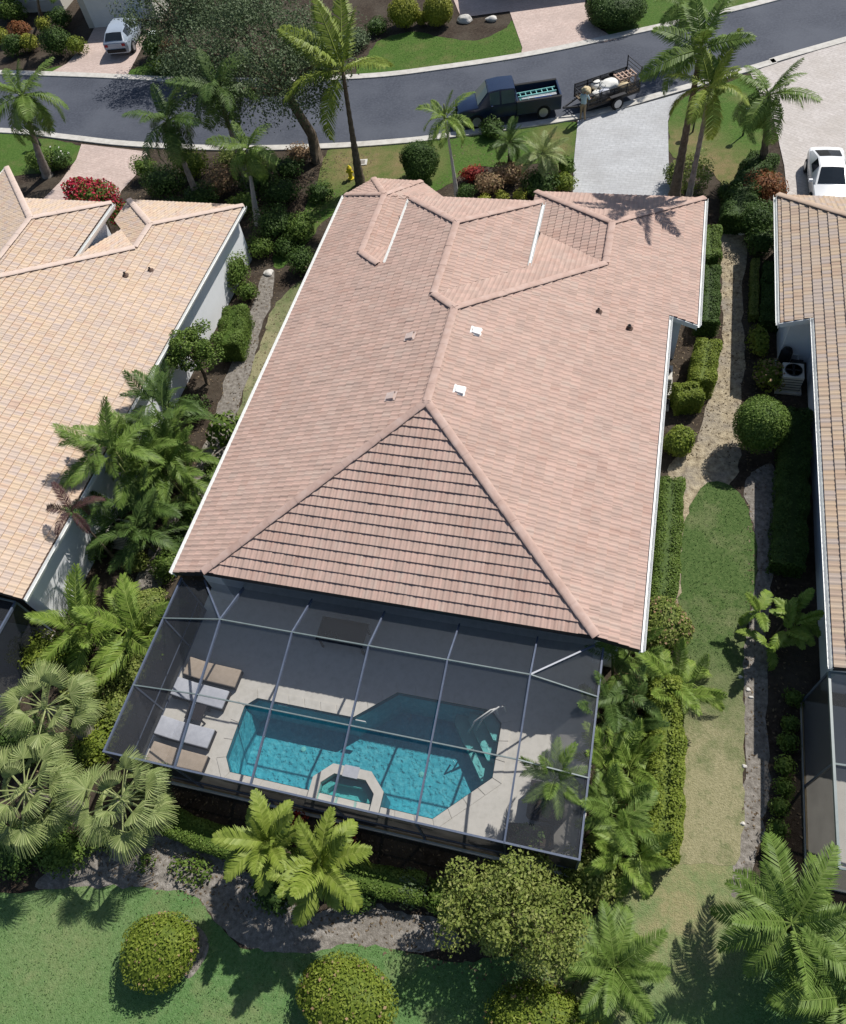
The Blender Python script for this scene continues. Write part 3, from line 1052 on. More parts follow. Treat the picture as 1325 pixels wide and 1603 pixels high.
def roof_vent(px, py, side, m, label):
    fn = (lambda x: 2.9 + SL * x) if side < 0 else (lambda x: 2.9 + SL * (15.435 - x))
    p = on_plane(px, py, fn)
    t = thing('roof_vent', label, 'vent', p)
    t.scale = (.8, .8, .8)
    t.rotation_euler = (0, math.atan(SL) * side, 0)
    h = MB()
    h.add([(-.2, -.2, .04), (.2, -.2, .04), (.2, .2, .04), (-.2, .2, .04), (-.16, -.17, .13), (.2, -.2, .17), (.2, .2, .17), (-.16, .17, .13)],
          [(0, 1, 5, 4), (2, 3, 7, 6), (4, 5, 6, 7), (0, 4, 7, 3)])
    h.build('hood', m, t)
    f = MB()
    f.box((0, 0, .06), (.52, .50, .02))
    f.build('flashing', m, t)
    if side < 0: pass
for a in [(745, 520, 1, 'vent_white', 'white roof vent on the right slope, the one nearer the street'),
          (719, 612, 1, 'vent_white', 'white roof vent on the right slope, just above the rear hip peak'),
          (643, 528, -1, 'vent_pink', 'pinkish roof vent on the left slope, the one nearer the street'),
          (613, 622, -1, 'vent_pink', 'pinkish roof vent on the left slope, the one nearer the pool')]:
    roof_vent(*a)

def vent_pipe(p, label, r=.05):
    t = thing('vent_pipe', label, 'pipe', p)
    m = MB()
    m.lathe((0, 0, 0), [(r, 0), (r, .20), (r * .75, .20), (r * .75, .14)], 10)
    m.build('pipe', 'dark_metal', t)
    f = MB()
    f.lathe((0, 0, .04), [(.16, 0), (.10, .04), (r * 1.1, .1)], 10)
    f.build('boot', 'roof_felt', t)
rpm = lambda x: 2.9 + SL * (15.435 - x)
vent_pipe(on_plane(985, 515, rpm), 'dark vent pipe on the right slope of the middle roof, nearer the gutter', .07)
vent_pipe(on_plane(937, 489, rpm), 'small dark vent pipe on the right slope of the middle roof, nearer the ridge', .045)
lpm = lambda x: 2.9 + SL * (-4.9 - x)
vent_pipe(on_plane(197, 432, lpm), 'dark vent pipe lower on the pale peach left roof')
vent_pipe(on_plane(236, 424, lpm), 'dark vent pipe nearer the wall side of the pale peach roof', .045)

# ------------------------------------------------------------------ pool deck, pool, spa
POOL = [(2.95, -3.2), (2.95, -4.95), (3.25, -5.38), (10.05, -5.42), (11.62, -3.85), (11.6, -2.1), (11.2, -1.74), (8.0, -1.74), (6.75, -2.85), (3.3, -2.85)]
DZ = .15
bm = bmesh.new()
outer = [(.05, -6.12), (14.55, -6.12), (14.55, 2.2), (.05, 2.2)]
def loop(pts, z):
    vs = [bm.verts.new((p[0], p[1], z)) for p in pts]
    return vs, [bm.edges.new((vs[i], vs[(i + 1) % len(vs)])) for i in range(len(vs))]
ov, oe = loop(outer, DZ)
iv, ie = loop(POOL, DZ)
bmesh.ops.triangle_fill(bm, use_beauty=True, use_dissolve=False, edges=oe + ie)
for i in range(4):
    a, b = ov[i], ov[(i + 1) % 4]
    c = bm.verts.new((b.co.x, b.co.y, -.05)); d = bm.verts.new((a.co.x, a.co.y, -.05))
    bm.faces.new((a, b, c, d))
me = bpy.data.meshes.new('pool_deck')
bm.to_mesh(me); bm.free()
me.materials.append(MATS['deck_coat'])
tag(link('pool_deck', me), kind='structure')
pool = thing('swimming_pool', 'turquoise swimming pool with angled corners inside the screen enclosure', 'pool', (0, 0, 0))
def ring(name, poly, z0, z1, m, parent):
    mb = MB()
    n = len(poly)
    vs = [(p[0], p[1], z0) for p in poly] + [(p[0], p[1], z1) for p in poly]
    mb.add(vs, [(i, (i + 1) % n, n + (i + 1) % n, n + i) for i in range(n)])
    return mb.build(name, m, parent)
def inset(poly, d):
    c = np.mean(np.array(poly), 0)
    k = len(poly)
    out = []
    A = sum(poly[i][0] * poly[(i + 1) % k][1] - poly[(i + 1) % k][0] * poly[i][1] for i in range(k))
    sg = 1 if A > 0 else -1
    for i in range(k):
        p0, p1, p2 = (np.array(poly[(i + j) % k], float) for j in (-1, 0, 1))
        n1 = np.array([-(p1 - p0)[1], (p1 - p0)[0]]) * sg / np.linalg.norm(p1 - p0)
        n2 = np.array([-(p2 - p1)[1], (p2 - p1)[0]]) * sg / np.linalg.norm(p2 - p1)
        b = n1 + n2
        b = b / (b @ n1)
        out.append(tuple(p1 + b * d))
    return out
PI_ = inset(POOL, .012)
sh = MB()
n = len(PI_)
FL = -1.15
vs = [(p[0], p[1], DZ - .01) for p in PI_] + [(p[0], p[1], -.12) for p in PI_] + [(*inset(POOL, .25)[i], FL) for i in range(n)]
sh.add(vs, [(i, (i + 1) % n, n + (i + 1) % n, n + i) for i in range(n)] + [(n + i, n + (i + 1) % n, 2 * n + (i + 1) % n, 2 * n + i) for i in range(n)] + [tuple(range(2 * n, 3 * n))])
sh.build('shell', 'plaster_pool', pool)
ring('tile_band', inset(POOL, .02), -.06, DZ - .02, 'pool_tile', pool)
mb = MB()
mb.face([(p[0], p[1], .03) for p in inset(POOL, .016)])
mb.build('water', 'water', pool)
for dx_ in (5.0, 9.2):
    mb = MB(); mb.lathe((dx_, -3.9, FL + .005), [(.09, 0), (.09, .02), (.04, .03)], 14); mb.build('drain_cover', 'plaster_spa', pool)
for dx_ in (4.2, 7.0):
    mb = MB(); mb.box((dx_, -2.885, -.02), (.35, .03, .16)); mb.build('skimmer', 'white_metal', pool)
# coping: one stone after another round the edge
k = len(POOL)
out_e, in_e = inset(POOL, -.30), inset(POOL, -.0)
for i in range(k):
    a, b, c, d = (np.array(q) for q in (in_e[i], in_e[(i + 1) % k], out_e[(i + 1) % k], out_e[i]))
    m_ = max(1, round(np.linalg.norm(b - a) / .6))
    for j in range(m_):
        t0, t1 = j / m_ + .006 / 1, (j + 1) / m_ - .006
        mb = MB()
        mb.prism([tuple(a + (b - a) * t0), tuple(a + (b - a) * t1), tuple(d + (c - d) * t1), tuple(d + (c - d) * t0)], DZ + .002, DZ + .022)
        mb.build('coping_stone', 'deck_coat', pool)
# entry steps in the far right corner
for i, (r, zt) in enumerate(((.55, -.05), (.95, -.32), (1.35, -.6))):
    mb = MB()
    cx_, cy_ = 11.55, -1.80
    mb.prism([(cx_, cy_), (cx_ - r * 1.15, cy_), (cx_ - r * 1.15, cy_ - r * .25), (cx_ - r * .25, cy_ - r * 1.5), (cx_, cy_ - r * 1.5)], FL, zt)
    mb.build('step', 'plaster_spa', pool)
# spa
spa = thing('raised_spa', 'small raised octagonal spa built into the near edge of the pool', 'spa')
SO = [(6.05, -5.95), (6.05, -4.98), (6.58, -4.46), (7.86, -4.46), (8.40, -4.98), (8.40, -5.95)]
SI = inset(SO, .29)
n = len(SO)
mb = MB()
vs = [(p[0], p[1], .30) for p in SO] + [(p[0], p[1], .30) for p in SI] + [(p[0], p[1], -1.15) for p in SO] + [(p[0], p[1], -.75) for p in SI]
mb.add(vs, [(i, (i + 1) % n, 2 * n + (i + 1) % n, 2 * n + i) for i in range(n)])
mb.build('outer_wall', 'pool_tile', spa)
for i in range(n):
    mb = MB()
    a, b, c, d = SO[i], SO[(i + 1) % n], SI[(i + 1) % n], SI[i]
    mb.prism([a, b, c, d], .22, .31 + .0015 * i)
    mb.build('coping', 'deck_coat', spa)
mb = MB()
mb.add([(p[0], p[1], .22) for p in SI] + [(p[0], p[1], -.28) for p in SI], [(i, (i + 1) % n, n + (i + 1) % n, n + i) for i in range(n)] + [tuple(range(n, 2 * n))])
mb.build('shell', 'plaster_spa', spa)
mb = MB()
sb = inset(SI, .02); sb2 = inset(SI, .22)
mb.add([(p[0], p[1], .02) for p in sb] + [(p[0], p[1], .02) for p in sb2] + [(p[0], p[1], -.279) for p in sb2],
       [(i, (i + 1) % n, n + (i + 1) % n, n + i) for i in range(n)] + [(n + i, n + (i + 1) % n, 2 * n + (i + 1) % n, 2 * n + i) for i in range(n)])
mb.build('bench', 'plaster_spa', spa)
mb = MB()
mb.face([(p[0], p[1], .17) for p in inset(SI, .004)])
mb.build('water', 'water_spa', spa)
mb = MB()
mb.box((7.22, -4.60, .325), (.50, .36, .02))
mb.build('spillway', 'cushion_grey', spa)
# handrail
hr = thing('pool_handrail', 'white curved steel handrail at the pool entry steps', 'handrail', (11.35, -2.0, DZ))
for dx in (0, .45):
    mb = MB()
    mb.tube([(.1 + dx * .5, .15 + dx * .3, 0), (.05 + dx * .5, .12 + dx * .3, .7), (-.1 + dx * .5, 0 + dx * .3, .82), (-.55 + dx * .5, -.40 + dx * .3, .62), (-.75 + dx * .5, -.58 + dx * .3, -.1)], .028, 8)
    mb.build('rail', 'white_metal', hr, smooth=True)

# ------------------------------------------------------------------ screen enclosure
cage = thing('screen_enclosure', 'grey framed mesh screen enclosure over the pool', 'pool enclosure')
CX0, CX1, CYF = .2, 14.4, -6.02
BX = [2.58, 5.03, 7.52, 9.97, 12.42]
YS = [-.06, -1.55, -3.9, CYF]
ZB = [2.72, 3.42, 3.02, 2.60]                  # height along a beam
ZE = 2.60
def beam(p, q, w=.05, h=.10, m='bronze_metal', name='beam', parent=None):
    mb = MB()
    mb.bar(p, q, w, h)
    return mb.build(name, m, parent or cage)
def panel(pts, m, parent=None):
    mb = MB()
    mb.face(pts)
    return mb.build('screen_panel', m, parent or cage)
for x in BX:
    for i in range(3):
        beam((x, YS[i], ZB[i]), (x, YS[i + 1], ZB[i + 1]))
# purlins
for j in (1, 2):
    xs_ = [CX0] + BX + [CX1]
    zs_ = [ZE] + [ZB[j]] * 5 + [ZE]
    for i in range(6):
        beam((xs_[i], YS[j], zs_[i] + .02), (xs_[i + 1], YS[j], zs_[i + 1] + .02), .035, .05, 'beam_rail', 'purlin')
# edge beams
beam((CX0, 0.0, ZE), (CX0, CYF, ZE), .055, .085, 'bronze_metal', 'edge_beam')
beam((CX1, 0.0, ZE), (CX1, CYF, ZE), .055, .085, 'bronze_metal', 'edge_beam')
beam((CX0 - .03, CYF, ZE), (CX1 + .03, CYF, ZE + .003), .055, .085, 'bronze_metal', 'edge_beam')
beam((1.15, -.03, 2.78), (BX[0], YS[1], ZB[1]), .05, .08, 'bronze_metal', 'hip_beam')
beam((14.13, -.03, 2.78), (BX[4], YS[1], ZB[1]), .05, .08, 'bronze_metal', 'hip_beam')
def P_(x, i): return (x, YS[i], ZB[i] - .05)
for b in range(4):
    for i in range(3):
        x0, x1 = BX[b], BX[b + 1]
        panel([P_(x0, i), P_(x1, i), P_(x1, i + 1), P_(x0, i + 1)], 'screen_roof')
for sx_, xe_, xb, xc in ((0, CX0, BX[0], 1.15), (1, CX1, BX[4], 14.13)):
    e = lambda i: (xe_, YS[i], ZE)
    h = (xc, -.03, 2.74)
    panel([h, P_(xb, 0), P_(xb, 1)], 'screen_roof')
    panel([e(0), h, P_(xb, 1), e(1)], 'screen_roof')
    for i in (1, 2):
        panel([e(i), P_(xb, i), P_(xb, i + 1), e(i + 1)], 'screen_roof')
# walls
xs_ = [CX0] + BX + [CX1]
for x in xs_:
    beam((x, CYF, DZ), (x, CYF, ZE - .04), .06, .06, 'bronze_metal', 'post')
for x in (CX0, CX1):
    for y in YS[:3]:
        beam((x, y, DZ), (x, y, ZE - .04), .05, .05, 'bronze_metal', 'post')
for i in range(6):
    x0, x1 = xs_[i], xs_[i + 1]
    beam((x0 + .03, CYF, DZ + .04), (x1 - .03, CYF, DZ + .04), .05, .06, 'rust_rail', 'base_rail')
    beam((x0 + .03, CYF, .95), (x1 - .03, CYF, .95), .04, .04, 'bronze_metal', 'chair_rail')
    panel([(x0, CYF, DZ), (x1, CYF, DZ), (x1, CYF, .95), (x0, CYF, .95)], 'screen_front')
    panel([(x0, CYF, .95), (x1, CYF, .95), (x1, CYF, ZE), (x0, CYF, ZE)], 'screen_front')
for x in (CX0, CX1):
    for i in range(3):
        y0, y1 = YS[i], YS[i + 1]
        beam((x, y0 - .03, .95), (x, y1 + .03, .95), .04, .04, 'bronze_metal', 'chair_rail')
        beam((x, y0 - .03, DZ + .03), (x, y1 + .03, DZ + .03), .05, .05, 'bronze_metal', 'base_rail')
        panel([(x, y0, DZ), (x, y1, DZ), (x, y1, .95), (x, y0, .95)], 'screen_wall')
        panel([(x, y0, .95), (x, y1, .95), (x, y1, ZE), (x, y0, ZE)], 'screen_wall')

# ------------------------------------------------------------------ patio furniture
def lounger(y, m, label, x0=.42, rz=0.0, back=0.36):
    t = thing('pool_lounger', label, 'lounger', (x0, y, DZ), rz, 'loungers beside the pool')
    f = MB()
    f.box((.98, 0, .17), (1.96, .66, .22))
    f.build('frame', 'wicker', t, bevel=.015)
    for sx in (.12, 1.84):
        for sy in (-.28, .28):
            l = MB()
            l.box((sx, sy, .03), (.07, .06, .06))
            l.build('leg', 'wicker', t)
    c = MB()
    c.box((1.30, 0, .325), (1.34, .64, .10))
    c.build('seat_cushion', m, t, bevel=.035, smooth=True)
    b = MB()
    Mx = Matrix.Translation((.64, 0, .30)) @ Matrix.Rotation(back, 4, 'Y')
    b.box((-.31, 0, .045), (.62, .64, .10), M=Mx)
    b.build('back_cushion', m, t, bevel=.035, smooth=True)
    bf = MB()
    bf.box((-.31, 0, -.03), (.64, .66, .035), M=Mx)
    bf.build('back_frame', 'wicker', t)
    return t
lounger(-2.36, 'cushion_tan', 'tan cushioned lounger nearest the house, half in the roof shadow', .55, R(-2), .30)
lounger(-3.12, 'cushion_grey', 'pale grey lounger second from the house', .40, R(-3), .25)
lounger(-4.50, 'cushion_grey', 'pale grey lounger on the pool side of the little dark table, third from the house', .40, R(-2), .32)
lounger(-5.36, 'cushion_tan', 'tan lounger farthest from the house, by the front screen', .50, R(-2), .30)
t = thing('side_table', 'small dark square side table between the two grey loungers', 'table', (1.55, -3.83, DZ))
mb = MB(); mb.box((0, 0, .45), (.62, .55, .04)); mb.build('table_top', 'wicker', t, bevel=.01)
for sx in (-.26, .26):
    for sy in (-.22, .22):
        mb = MB(); mb.box((sx, sy, .215), (.05, .05, .43)); mb.build('leg', 'wicker', t)
# dining set in the shade of the eave
t = thing('patio_table', 'dark patio table in the shade under the rear eave', 'table', (5.75, -.25, DZ))
mb = MB(); mb.box((0, 0, .73), (1.7, .9, .05)); mb.build('table_top', 'glass_dark', t, bevel=.01)
for sx in (-.75, .75):
    for sy in (-.38, .38):
        mb = MB(); mb.box((sx, sy, .35), (.06, .06, .70)); mb.build('leg', 'dark_metal', t)
# big dark planter with a palm in the near right corner is planted further down
pl = thing('square_planter', 'dark square planter holding the small palm inside the screen enclosure', 'planter', (13.35, -4.35, DZ))
mb = MB(); mb.box((0, 0, .36), (.95, .95, .72), taper=1.12); mb.build('pot', 'wicker', pl, bevel=.02)
mb = MB(); mb.box((0, 0, .725), (.9, .9, .02)); mb.build('soil', 'mulch', pl)
pl2 = thing('square_planter', 'low dark planter box at the near right corner of the pool deck', 'planter', (13.0, -5.35, DZ), R(8))
mb = MB(); mb.box((0, 0, .25), (1.3, .6, .5), taper=1.08); mb.build('pot', 'wicker', pl2, bevel=.02)
mb = MB(); mb.box((0, 0, .505), (1.25, .55, .02)); mb.build('soil', 'mulch', pl2)

# neighbours' screen enclosures (only their near corners are in view)
def small_cage(label, x0, x1, y0, y1, edge, z=2.6, top=3.1):
    t = thing('screen_enclosure', label, 'pool enclosure')
    xm_ = (x0 + x1) / 2
    def bb(p, q, w, h, m, nm): beam(p, q, w, h, m, nm, t)
    xs = [x0, x0 + (x1 - x0) * .25, xm_, x0 + (x1 - x0) * .75, x1]
    zs = [z, top, top, top, z]
    ys = [y0, (y0 + y1) / 2, y1]
    for i, x in enumerate(xs):
        bb((x, y0, zs[i]), (x, y1, zs[i]), .07, .1, 'bronze_metal' if i else edge, 'beam')
    for y in ys:
        for i in range(4):
            bb((xs[i], y, zs[i] + .01), (xs[i + 1], y, zs[i + 1] + .01), .05, .07, 'beam_rail', 'purlin')
    for j in range(2):
        for i in range(4):
            panel([(xs[i], ys[j], zs[i] - .04), (xs[i + 1], ys[j], zs[i + 1] - .04), (xs[i + 1], ys[j + 1], zs[i + 1] - .04), (xs[i], ys[j + 1], zs[i] - .04)], 'screen_roof', t)
        for x in (x0, x1):
            panel([(x, ys[j], .1), (x, ys[j + 1], .1), (x, ys[j + 1], z), (x, ys[j], z)], 'screen_wall', t)
    for x in (x0, x1):
        for y in ys:
            bb((x, y, .1), (x, y, z - .04), .06, .06, 'bronze_metal', 'post')
        bb((x, y0, .12), (x, y1, .12), .05, .06, 'rust_rail', 'base_rail')
    for i in range(4):
        panel([(xs[i], y0, .1), (xs[i + 1], y0, .1), (xs[i + 1], y0, zs[i + 1]), (xs[i], y0, zs[i])], 'screen_wall', t)
    dk = MB()
    dk.box(((x0 + x1) / 2, (y0 + y1) / 2, .05), (x1 - x0 + .1, y1 - y0 + .1, .1))
    dk.build('deck', 'stucco_cream', t)
small_cage('dark mesh enclosure behind the tan roofed house at the lower right edge', 20.72, 35.5, -4.85, .42, 'beam_rail')
small_cage('dark mesh enclosure behind the pale peach roof at the left edge', -19.6, -5.35, -7.6, -1.92, 'bronze_metal')
# air conditioners
def condenser(x, y, label):
    t = thing('air_conditioner', label, 'air conditioner', (x, y, 0))
    mb = MB(); mb.box((0, 0, .05), (1.0, 1.0, .1)); mb.build('pad', 'concrete', t)
    mb = MB(); mb.box((0, 0, .50), (.8, .8, .8)); mb.build('casing', 'stucco_cream', t, bevel=.03)
    for k_ in range(5):
        mb = MB(); mb.box((0, 0, .2 + .14 * k_), (.815, .815, .03)); mb.build('louvre', 'dark_metal', t)
    mb = MB(); mb.lathe((0, 0, .905), [(.33, 0), (.33, .03), (.30, .03), (.30, .0)], 18); mb.build('fan_grille', 'dark_metal', t)
    mb = MB(); mb.lathe((0, 0, .906), [(.06, 0), (.06, .03)], 10)
    for k_ in range(4):
        mb.box((.16 * math.cos(k_ * math.pi / 2), .16 * math.sin(k_ * math.pi / 2), .916), (.28, .10, .012), k_ * math.pi / 2)
    mb.build('fan', 'black_plastic', t)
condenser(20.55, 13.9, 'air conditioner in the shaded wall notch of the tan roofed right house')
condenser(15.55, 13.2, 'air conditioner in the notch of the middle house, behind the lime hedge')
condenser(-4.35, 2.4, 'air conditioner against the white wall of the left house, beneath palms')
def pump(x, y, label):
    t = thing('pool_pump', label, 'pump', (x, y, 0))
    mb = MB(); mb.box((0, 0, .04), (1.1, .6, .08)); mb.build('pad', 'concrete', t)
    mb = MB(); mb.lathe((-.25, 0, .08), [(.22, 0), (.24, .1), (.24, .7), (.18, .85), (.05, .9)], 14); mb.build('filter_tank', 'black_plastic', t, smooth=True)
    mb = MB(); mb.tube([(.05, 0, .25), (.5, 0, .25)], .12, 12); mb.build('motor', 'dark_metal', t)
    mb = MB(); mb.tube([(-.25, 0, .5), (-.25, .25, .5), (.3, .25, .4), (.3, .05, .3)], .03, 8); mb.build('pipe', 'white_metal', t)
pump(15.45, 12.2, 'pool pump and filter tank in the notch of the middle house')
pump(20.6, 15.0, 'pool pump with filter tank against the notch wall of the right house')

# ------------------------------------------------------------------ plants: builders
def rhombs(base, tip, side, w, wpos=.45):
    """one diamond leaf per row; base, tip, side: (n,3); w: (n,)"""
    mid = base + (tip - base) * wpos
    a = mid + side * w[:, None] / 2
    b = mid - side * w[:, None] / 2
    V = np.stack([base, a, tip, b], 1).reshape(-1, 3)
    F = np.arange(len(base) * 4).reshape(-1, 4)
    return V, F

def unit(a):
    return a / np.maximum(1e-9, np.linalg.norm(a, axis=-1, keepdims=True))

def leaves(name, pts, nrm, size, m, parent, jit=.9, aspect=.55, loc=None):
    """diamond leaves at pts, lying roughly across nrm"""
    n = len(pts)
    nn = unit(nrm + rng.normal(0, jit, (n, 3)) * .5)
    d = unit(np.cross(nn, rng.normal(0, 1, (n, 3))))
    s = np.cross(nn, d)
    L = size * rng.uniform(.6, 1.35, n)
    b = pts - d * L[:, None] / 2
    t = pts + d * L[:, None] / 2 - nn * L[:, None] * rng.uniform(-.1, .25, n)[:, None]
    V, F = rhombs(b, t, s, L * aspect, .5)
    return tag(link(name, mesh_np(name, V, F, m, rnd=np.repeat(np.clip(rng.beta(2, 2, n), 0, 1), 4)), parent, loc), kind='stuff')

def lumps(d, k, amp, seed):
    r = np.random.default_rng(seed)
    o = np.zeros(len(d))
    for _ in range(k):
        c = unit(r.normal(0, 1, 3))
        o += r.uniform(-1, 1) * np.exp(-(1 - d @ c) * r.uniform(4, 14))
    return amp * o

SEED = [100]
def bush(label, px, py, zc, r, m, cat='bush', name='bush', n=None, size=.08, clipped=True, group=None, core=True, flat=.75, flowers=None, dens=300, jit=.9, world=None):
    """rounded shrub; px, py is its centre in view at height zc"""
    SEED[0] += 1
    rx, ry, rz = r if hasattr(r, '__len__') else (r, r, r * .8)
    p = Vector(world) if world else at(px, py, zc)
    root = thing(name, label, cat, (p.x, p.y, 0), 0, group)
    area = 4 * math.pi * ((rx * ry) ** 1.6 / 3 + (rx * rz) ** 1.6 / 3 + (ry * rz) ** 1.6 / 3) ** (1 / 1.6)
    n = n or int(area * dens * .85 * (.10 / size) ** 1.5)
    d = unit(rng.normal(0, 1, (int(n * 1.35), 3)))
    d = d[d[:, 2] > -.75][:n]
    f = 1 + lumps(d, 26, .16 if clipped else .28, SEED[0])
    f *= rng.uniform(.90, 1.03, len(d)) if clipped else rng.uniform(.55, 1.08, len(d)) ** .7
    P = d * np.array([rx, ry, rz]) * f[:, None]
    P[:, 2] += zc
    P[:, 2] = np.maximum(P[:, 2], .03)
    leaves('foliage', P, unit(d / np.array([rx, ry, rz])) + np.array([0, 0, .25]), size, m, root, jit)
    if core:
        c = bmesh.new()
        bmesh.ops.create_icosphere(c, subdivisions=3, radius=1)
        me = bpy.data.meshes.new('light_block_core')  # solid core added to block light; lacking rnd, it takes the dark leaf tones
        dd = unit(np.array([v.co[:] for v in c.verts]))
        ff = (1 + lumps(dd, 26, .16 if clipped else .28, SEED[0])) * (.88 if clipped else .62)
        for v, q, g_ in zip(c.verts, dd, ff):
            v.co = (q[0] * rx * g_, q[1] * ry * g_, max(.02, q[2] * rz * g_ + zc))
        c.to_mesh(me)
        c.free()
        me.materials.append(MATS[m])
        link('light_block_core', me, root)
    st = MB()
    for k in range(3):
        a = k * 2.1 + SEED[0]
        st.tube([(.05 * math.cos(a), .05 * math.sin(a), 0), (rx * .3 * math.cos(a), ry * .3 * math.sin(a), zc)], [.04, .02], 6)
    st.build('stem', 'trunk_brown', root)
    if flowers:
        fm, fn, fs = flowers
        q = P[rng.choice(len(P), fn)] * 1.0
        q[:, 2] += .03
        leaves('flowers', q + d[:fn] * .02, np.tile([0, 0, 1.0], (fn, 1)), fs, fm, root, 1.4, .8)
    return root

def hedge(label, pts, h, w, m, size=.085, dens=560, group=None, zoff=0):
    """clipped hedge along its top centre line given in view (px, py at height h)"""
    P = [at(a, b, h) for a, b in pts]
    root = thing('hedge', label, 'hedge', (P[0].x, P[0].y, 0), 0, group)
    C = np.array([[p.x - P[0].x, p.y - P[0].y] for p in P])
    C = np.array(curve([tuple(c) for c in C], 8)) if len(C) > 2 else np.linspace(C[0], C[-1], 12)
    seg = np.linalg.norm(np.diff(C, axis=0), axis=1)
    cum = np.concatenate([[0], np.cumsum(seg)])
    Ltot = cum[-1]
    n = int((Ltot + w) * (2 * h + w) * dens * (.085 / size) ** 1.5)
    s = rng.uniform(-.02, 1.02, n) * Ltot
    i = np.clip(np.searchsorted(cum, s) - 1, 0, len(seg) - 1)
    tdir = (C[i + 1] - C[i]) / seg[i][:, None]
    base = C[i] + tdir * (s - cum[i])[:, None]
    nd = np.stack([-tdir[:, 1], tdir[:, 0]], 1)
    th = rng.uniform(-.25, math.pi + .25, n)
    cc, ss = np.cos(th), np.sin(th)
    e = .45
    bump = 1 + .05 * np.sin(s * 3.1 + 2 * cc) + .04 * np.sin(s * 7.3)
    off = np.sign(cc) * np.abs(cc) ** e * w / 2 * bump * rng.uniform(.9, 1.04, n)
    z = (h / 2 + np.sign(ss) * np.abs(ss) ** e * h / 2) * bump * rng.uniform(.94, 1.03, n)
    z = np.where(ss < 0, h * rng.uniform(0, .5, n), z)
    pos = np.concatenate([base + nd * off[:, None], np.maximum(z, .02)[:, None]], 1)
    nr = np.concatenate([nd * cc[:, None], np.maximum(ss, 0)[:, None] + .2], 1)
    # ends
    k = int(w * h * dens * 1.3)
    ends = []
    for c, dr in ((C[0], C[0] - C[1]), (C[-1], C[-1] - C[-2])):
        dr = dr / np.linalg.norm(dr)
        nn = np.array([-dr[1], dr[0]])
        o = rng.uniform(-.5, .5, k) * w * .95
        zz = rng.uniform(.02, 1, k) * h * .98
        q = c + nn * o[:, None] + dr * rng.uniform(-.05, .1, k)[:, None]
        ends.append((np.concatenate([q, zz[:, None]], 1), np.tile([dr[0], dr[1], .2], (k, 1))))
    pos = np.concatenate([pos] + [a for a, b in ends])
    nr = np.concatenate([nr] + [b for a, b in ends])
    leaves('foliage', pos, nr, size, m, root)
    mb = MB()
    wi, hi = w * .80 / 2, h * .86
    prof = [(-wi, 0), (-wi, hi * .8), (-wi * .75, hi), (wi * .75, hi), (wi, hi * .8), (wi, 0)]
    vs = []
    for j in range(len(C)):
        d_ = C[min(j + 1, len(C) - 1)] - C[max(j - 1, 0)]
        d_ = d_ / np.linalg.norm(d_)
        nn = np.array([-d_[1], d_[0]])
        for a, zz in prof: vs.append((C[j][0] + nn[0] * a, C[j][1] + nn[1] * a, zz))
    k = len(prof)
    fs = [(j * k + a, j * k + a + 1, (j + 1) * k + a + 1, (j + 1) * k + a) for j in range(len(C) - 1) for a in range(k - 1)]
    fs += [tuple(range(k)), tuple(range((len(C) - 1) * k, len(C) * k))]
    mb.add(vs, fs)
    mb.build('light_block_core', m, root)  # added opaque filler that stops light inside the hedge, in the darker leaf tones
    return root

def tree(label, base, cz, crown, n, m, size=.14, clumps=46, trunk=(.22, .09), tm='trunk_brown', name='tree', seed=1, off=(0, 0), hollow=.35, limbs=9):
    """broad tree: tapered trunk, limbs to the clumps, leaf clumps filling an uneven crown"""
    r = np.random.default_rng(seed)
    root = thing(name, label, 'tree', (base[0], base[1], 0))
    d = unit(r.normal(0, 1, (clumps, 3)))
    rad = r.uniform(hollow, 1.0, clumps) ** .6
    cs = d * rad[:, None] * np.array(crown)
    cs[:, 2] = np.where(cs[:, 2] < -crown[2] * .55, -crown[2] * .55 + r.uniform(0, .3, clumps), cs[:, 2])
    cs += np.array([off[0], off[1], cz])
    per = n // clumps
    pts, nr = [], []
    for c in cs:
        rr = r.uniform(.55, 1.15) * (crown[0] * crown[1] * crown[2]) ** (1 / 3) * .36
        dd = unit(r.normal(0, 1, (per, 3)))
        q = dd * rr * r.uniform(.3, 1.0, per)[:, None] ** .6 * np.array([1.1, 1.1, .75])
        pts.append(c + q)
        nr.append(dd * .6 + np.array([0, 0, .6]))
    leaves('crown', np.concatenate(pts), np.concatenate(nr), size, m, root, 1.1)
    mb = MB()
    top = np.array([off[0] * .5, off[1] * .5, cz - crown[2] * .45])
    mb.tube([(0, 0, 0), (.04, .03, top[2] * .35), tuple(top * .75), tuple(top)], [trunk[0] * 1.25, trunk[0], trunk[0] * .8, trunk[1] * 1.2], 10)
    mb.build('trunk', tm, root, smooth=True)
    for c in cs[:limbs]:
        lb = MB()
        mid = top * .5 + c * .5 + r.normal(0, .15, 3)
        lb.tube([tuple(top * .86), tuple(mid), tuple(c)], [trunk[1], trunk[1] * .6, trunk[1] * .22], 7)
        lb.build('limb', tm, root, smooth=True)
    return root

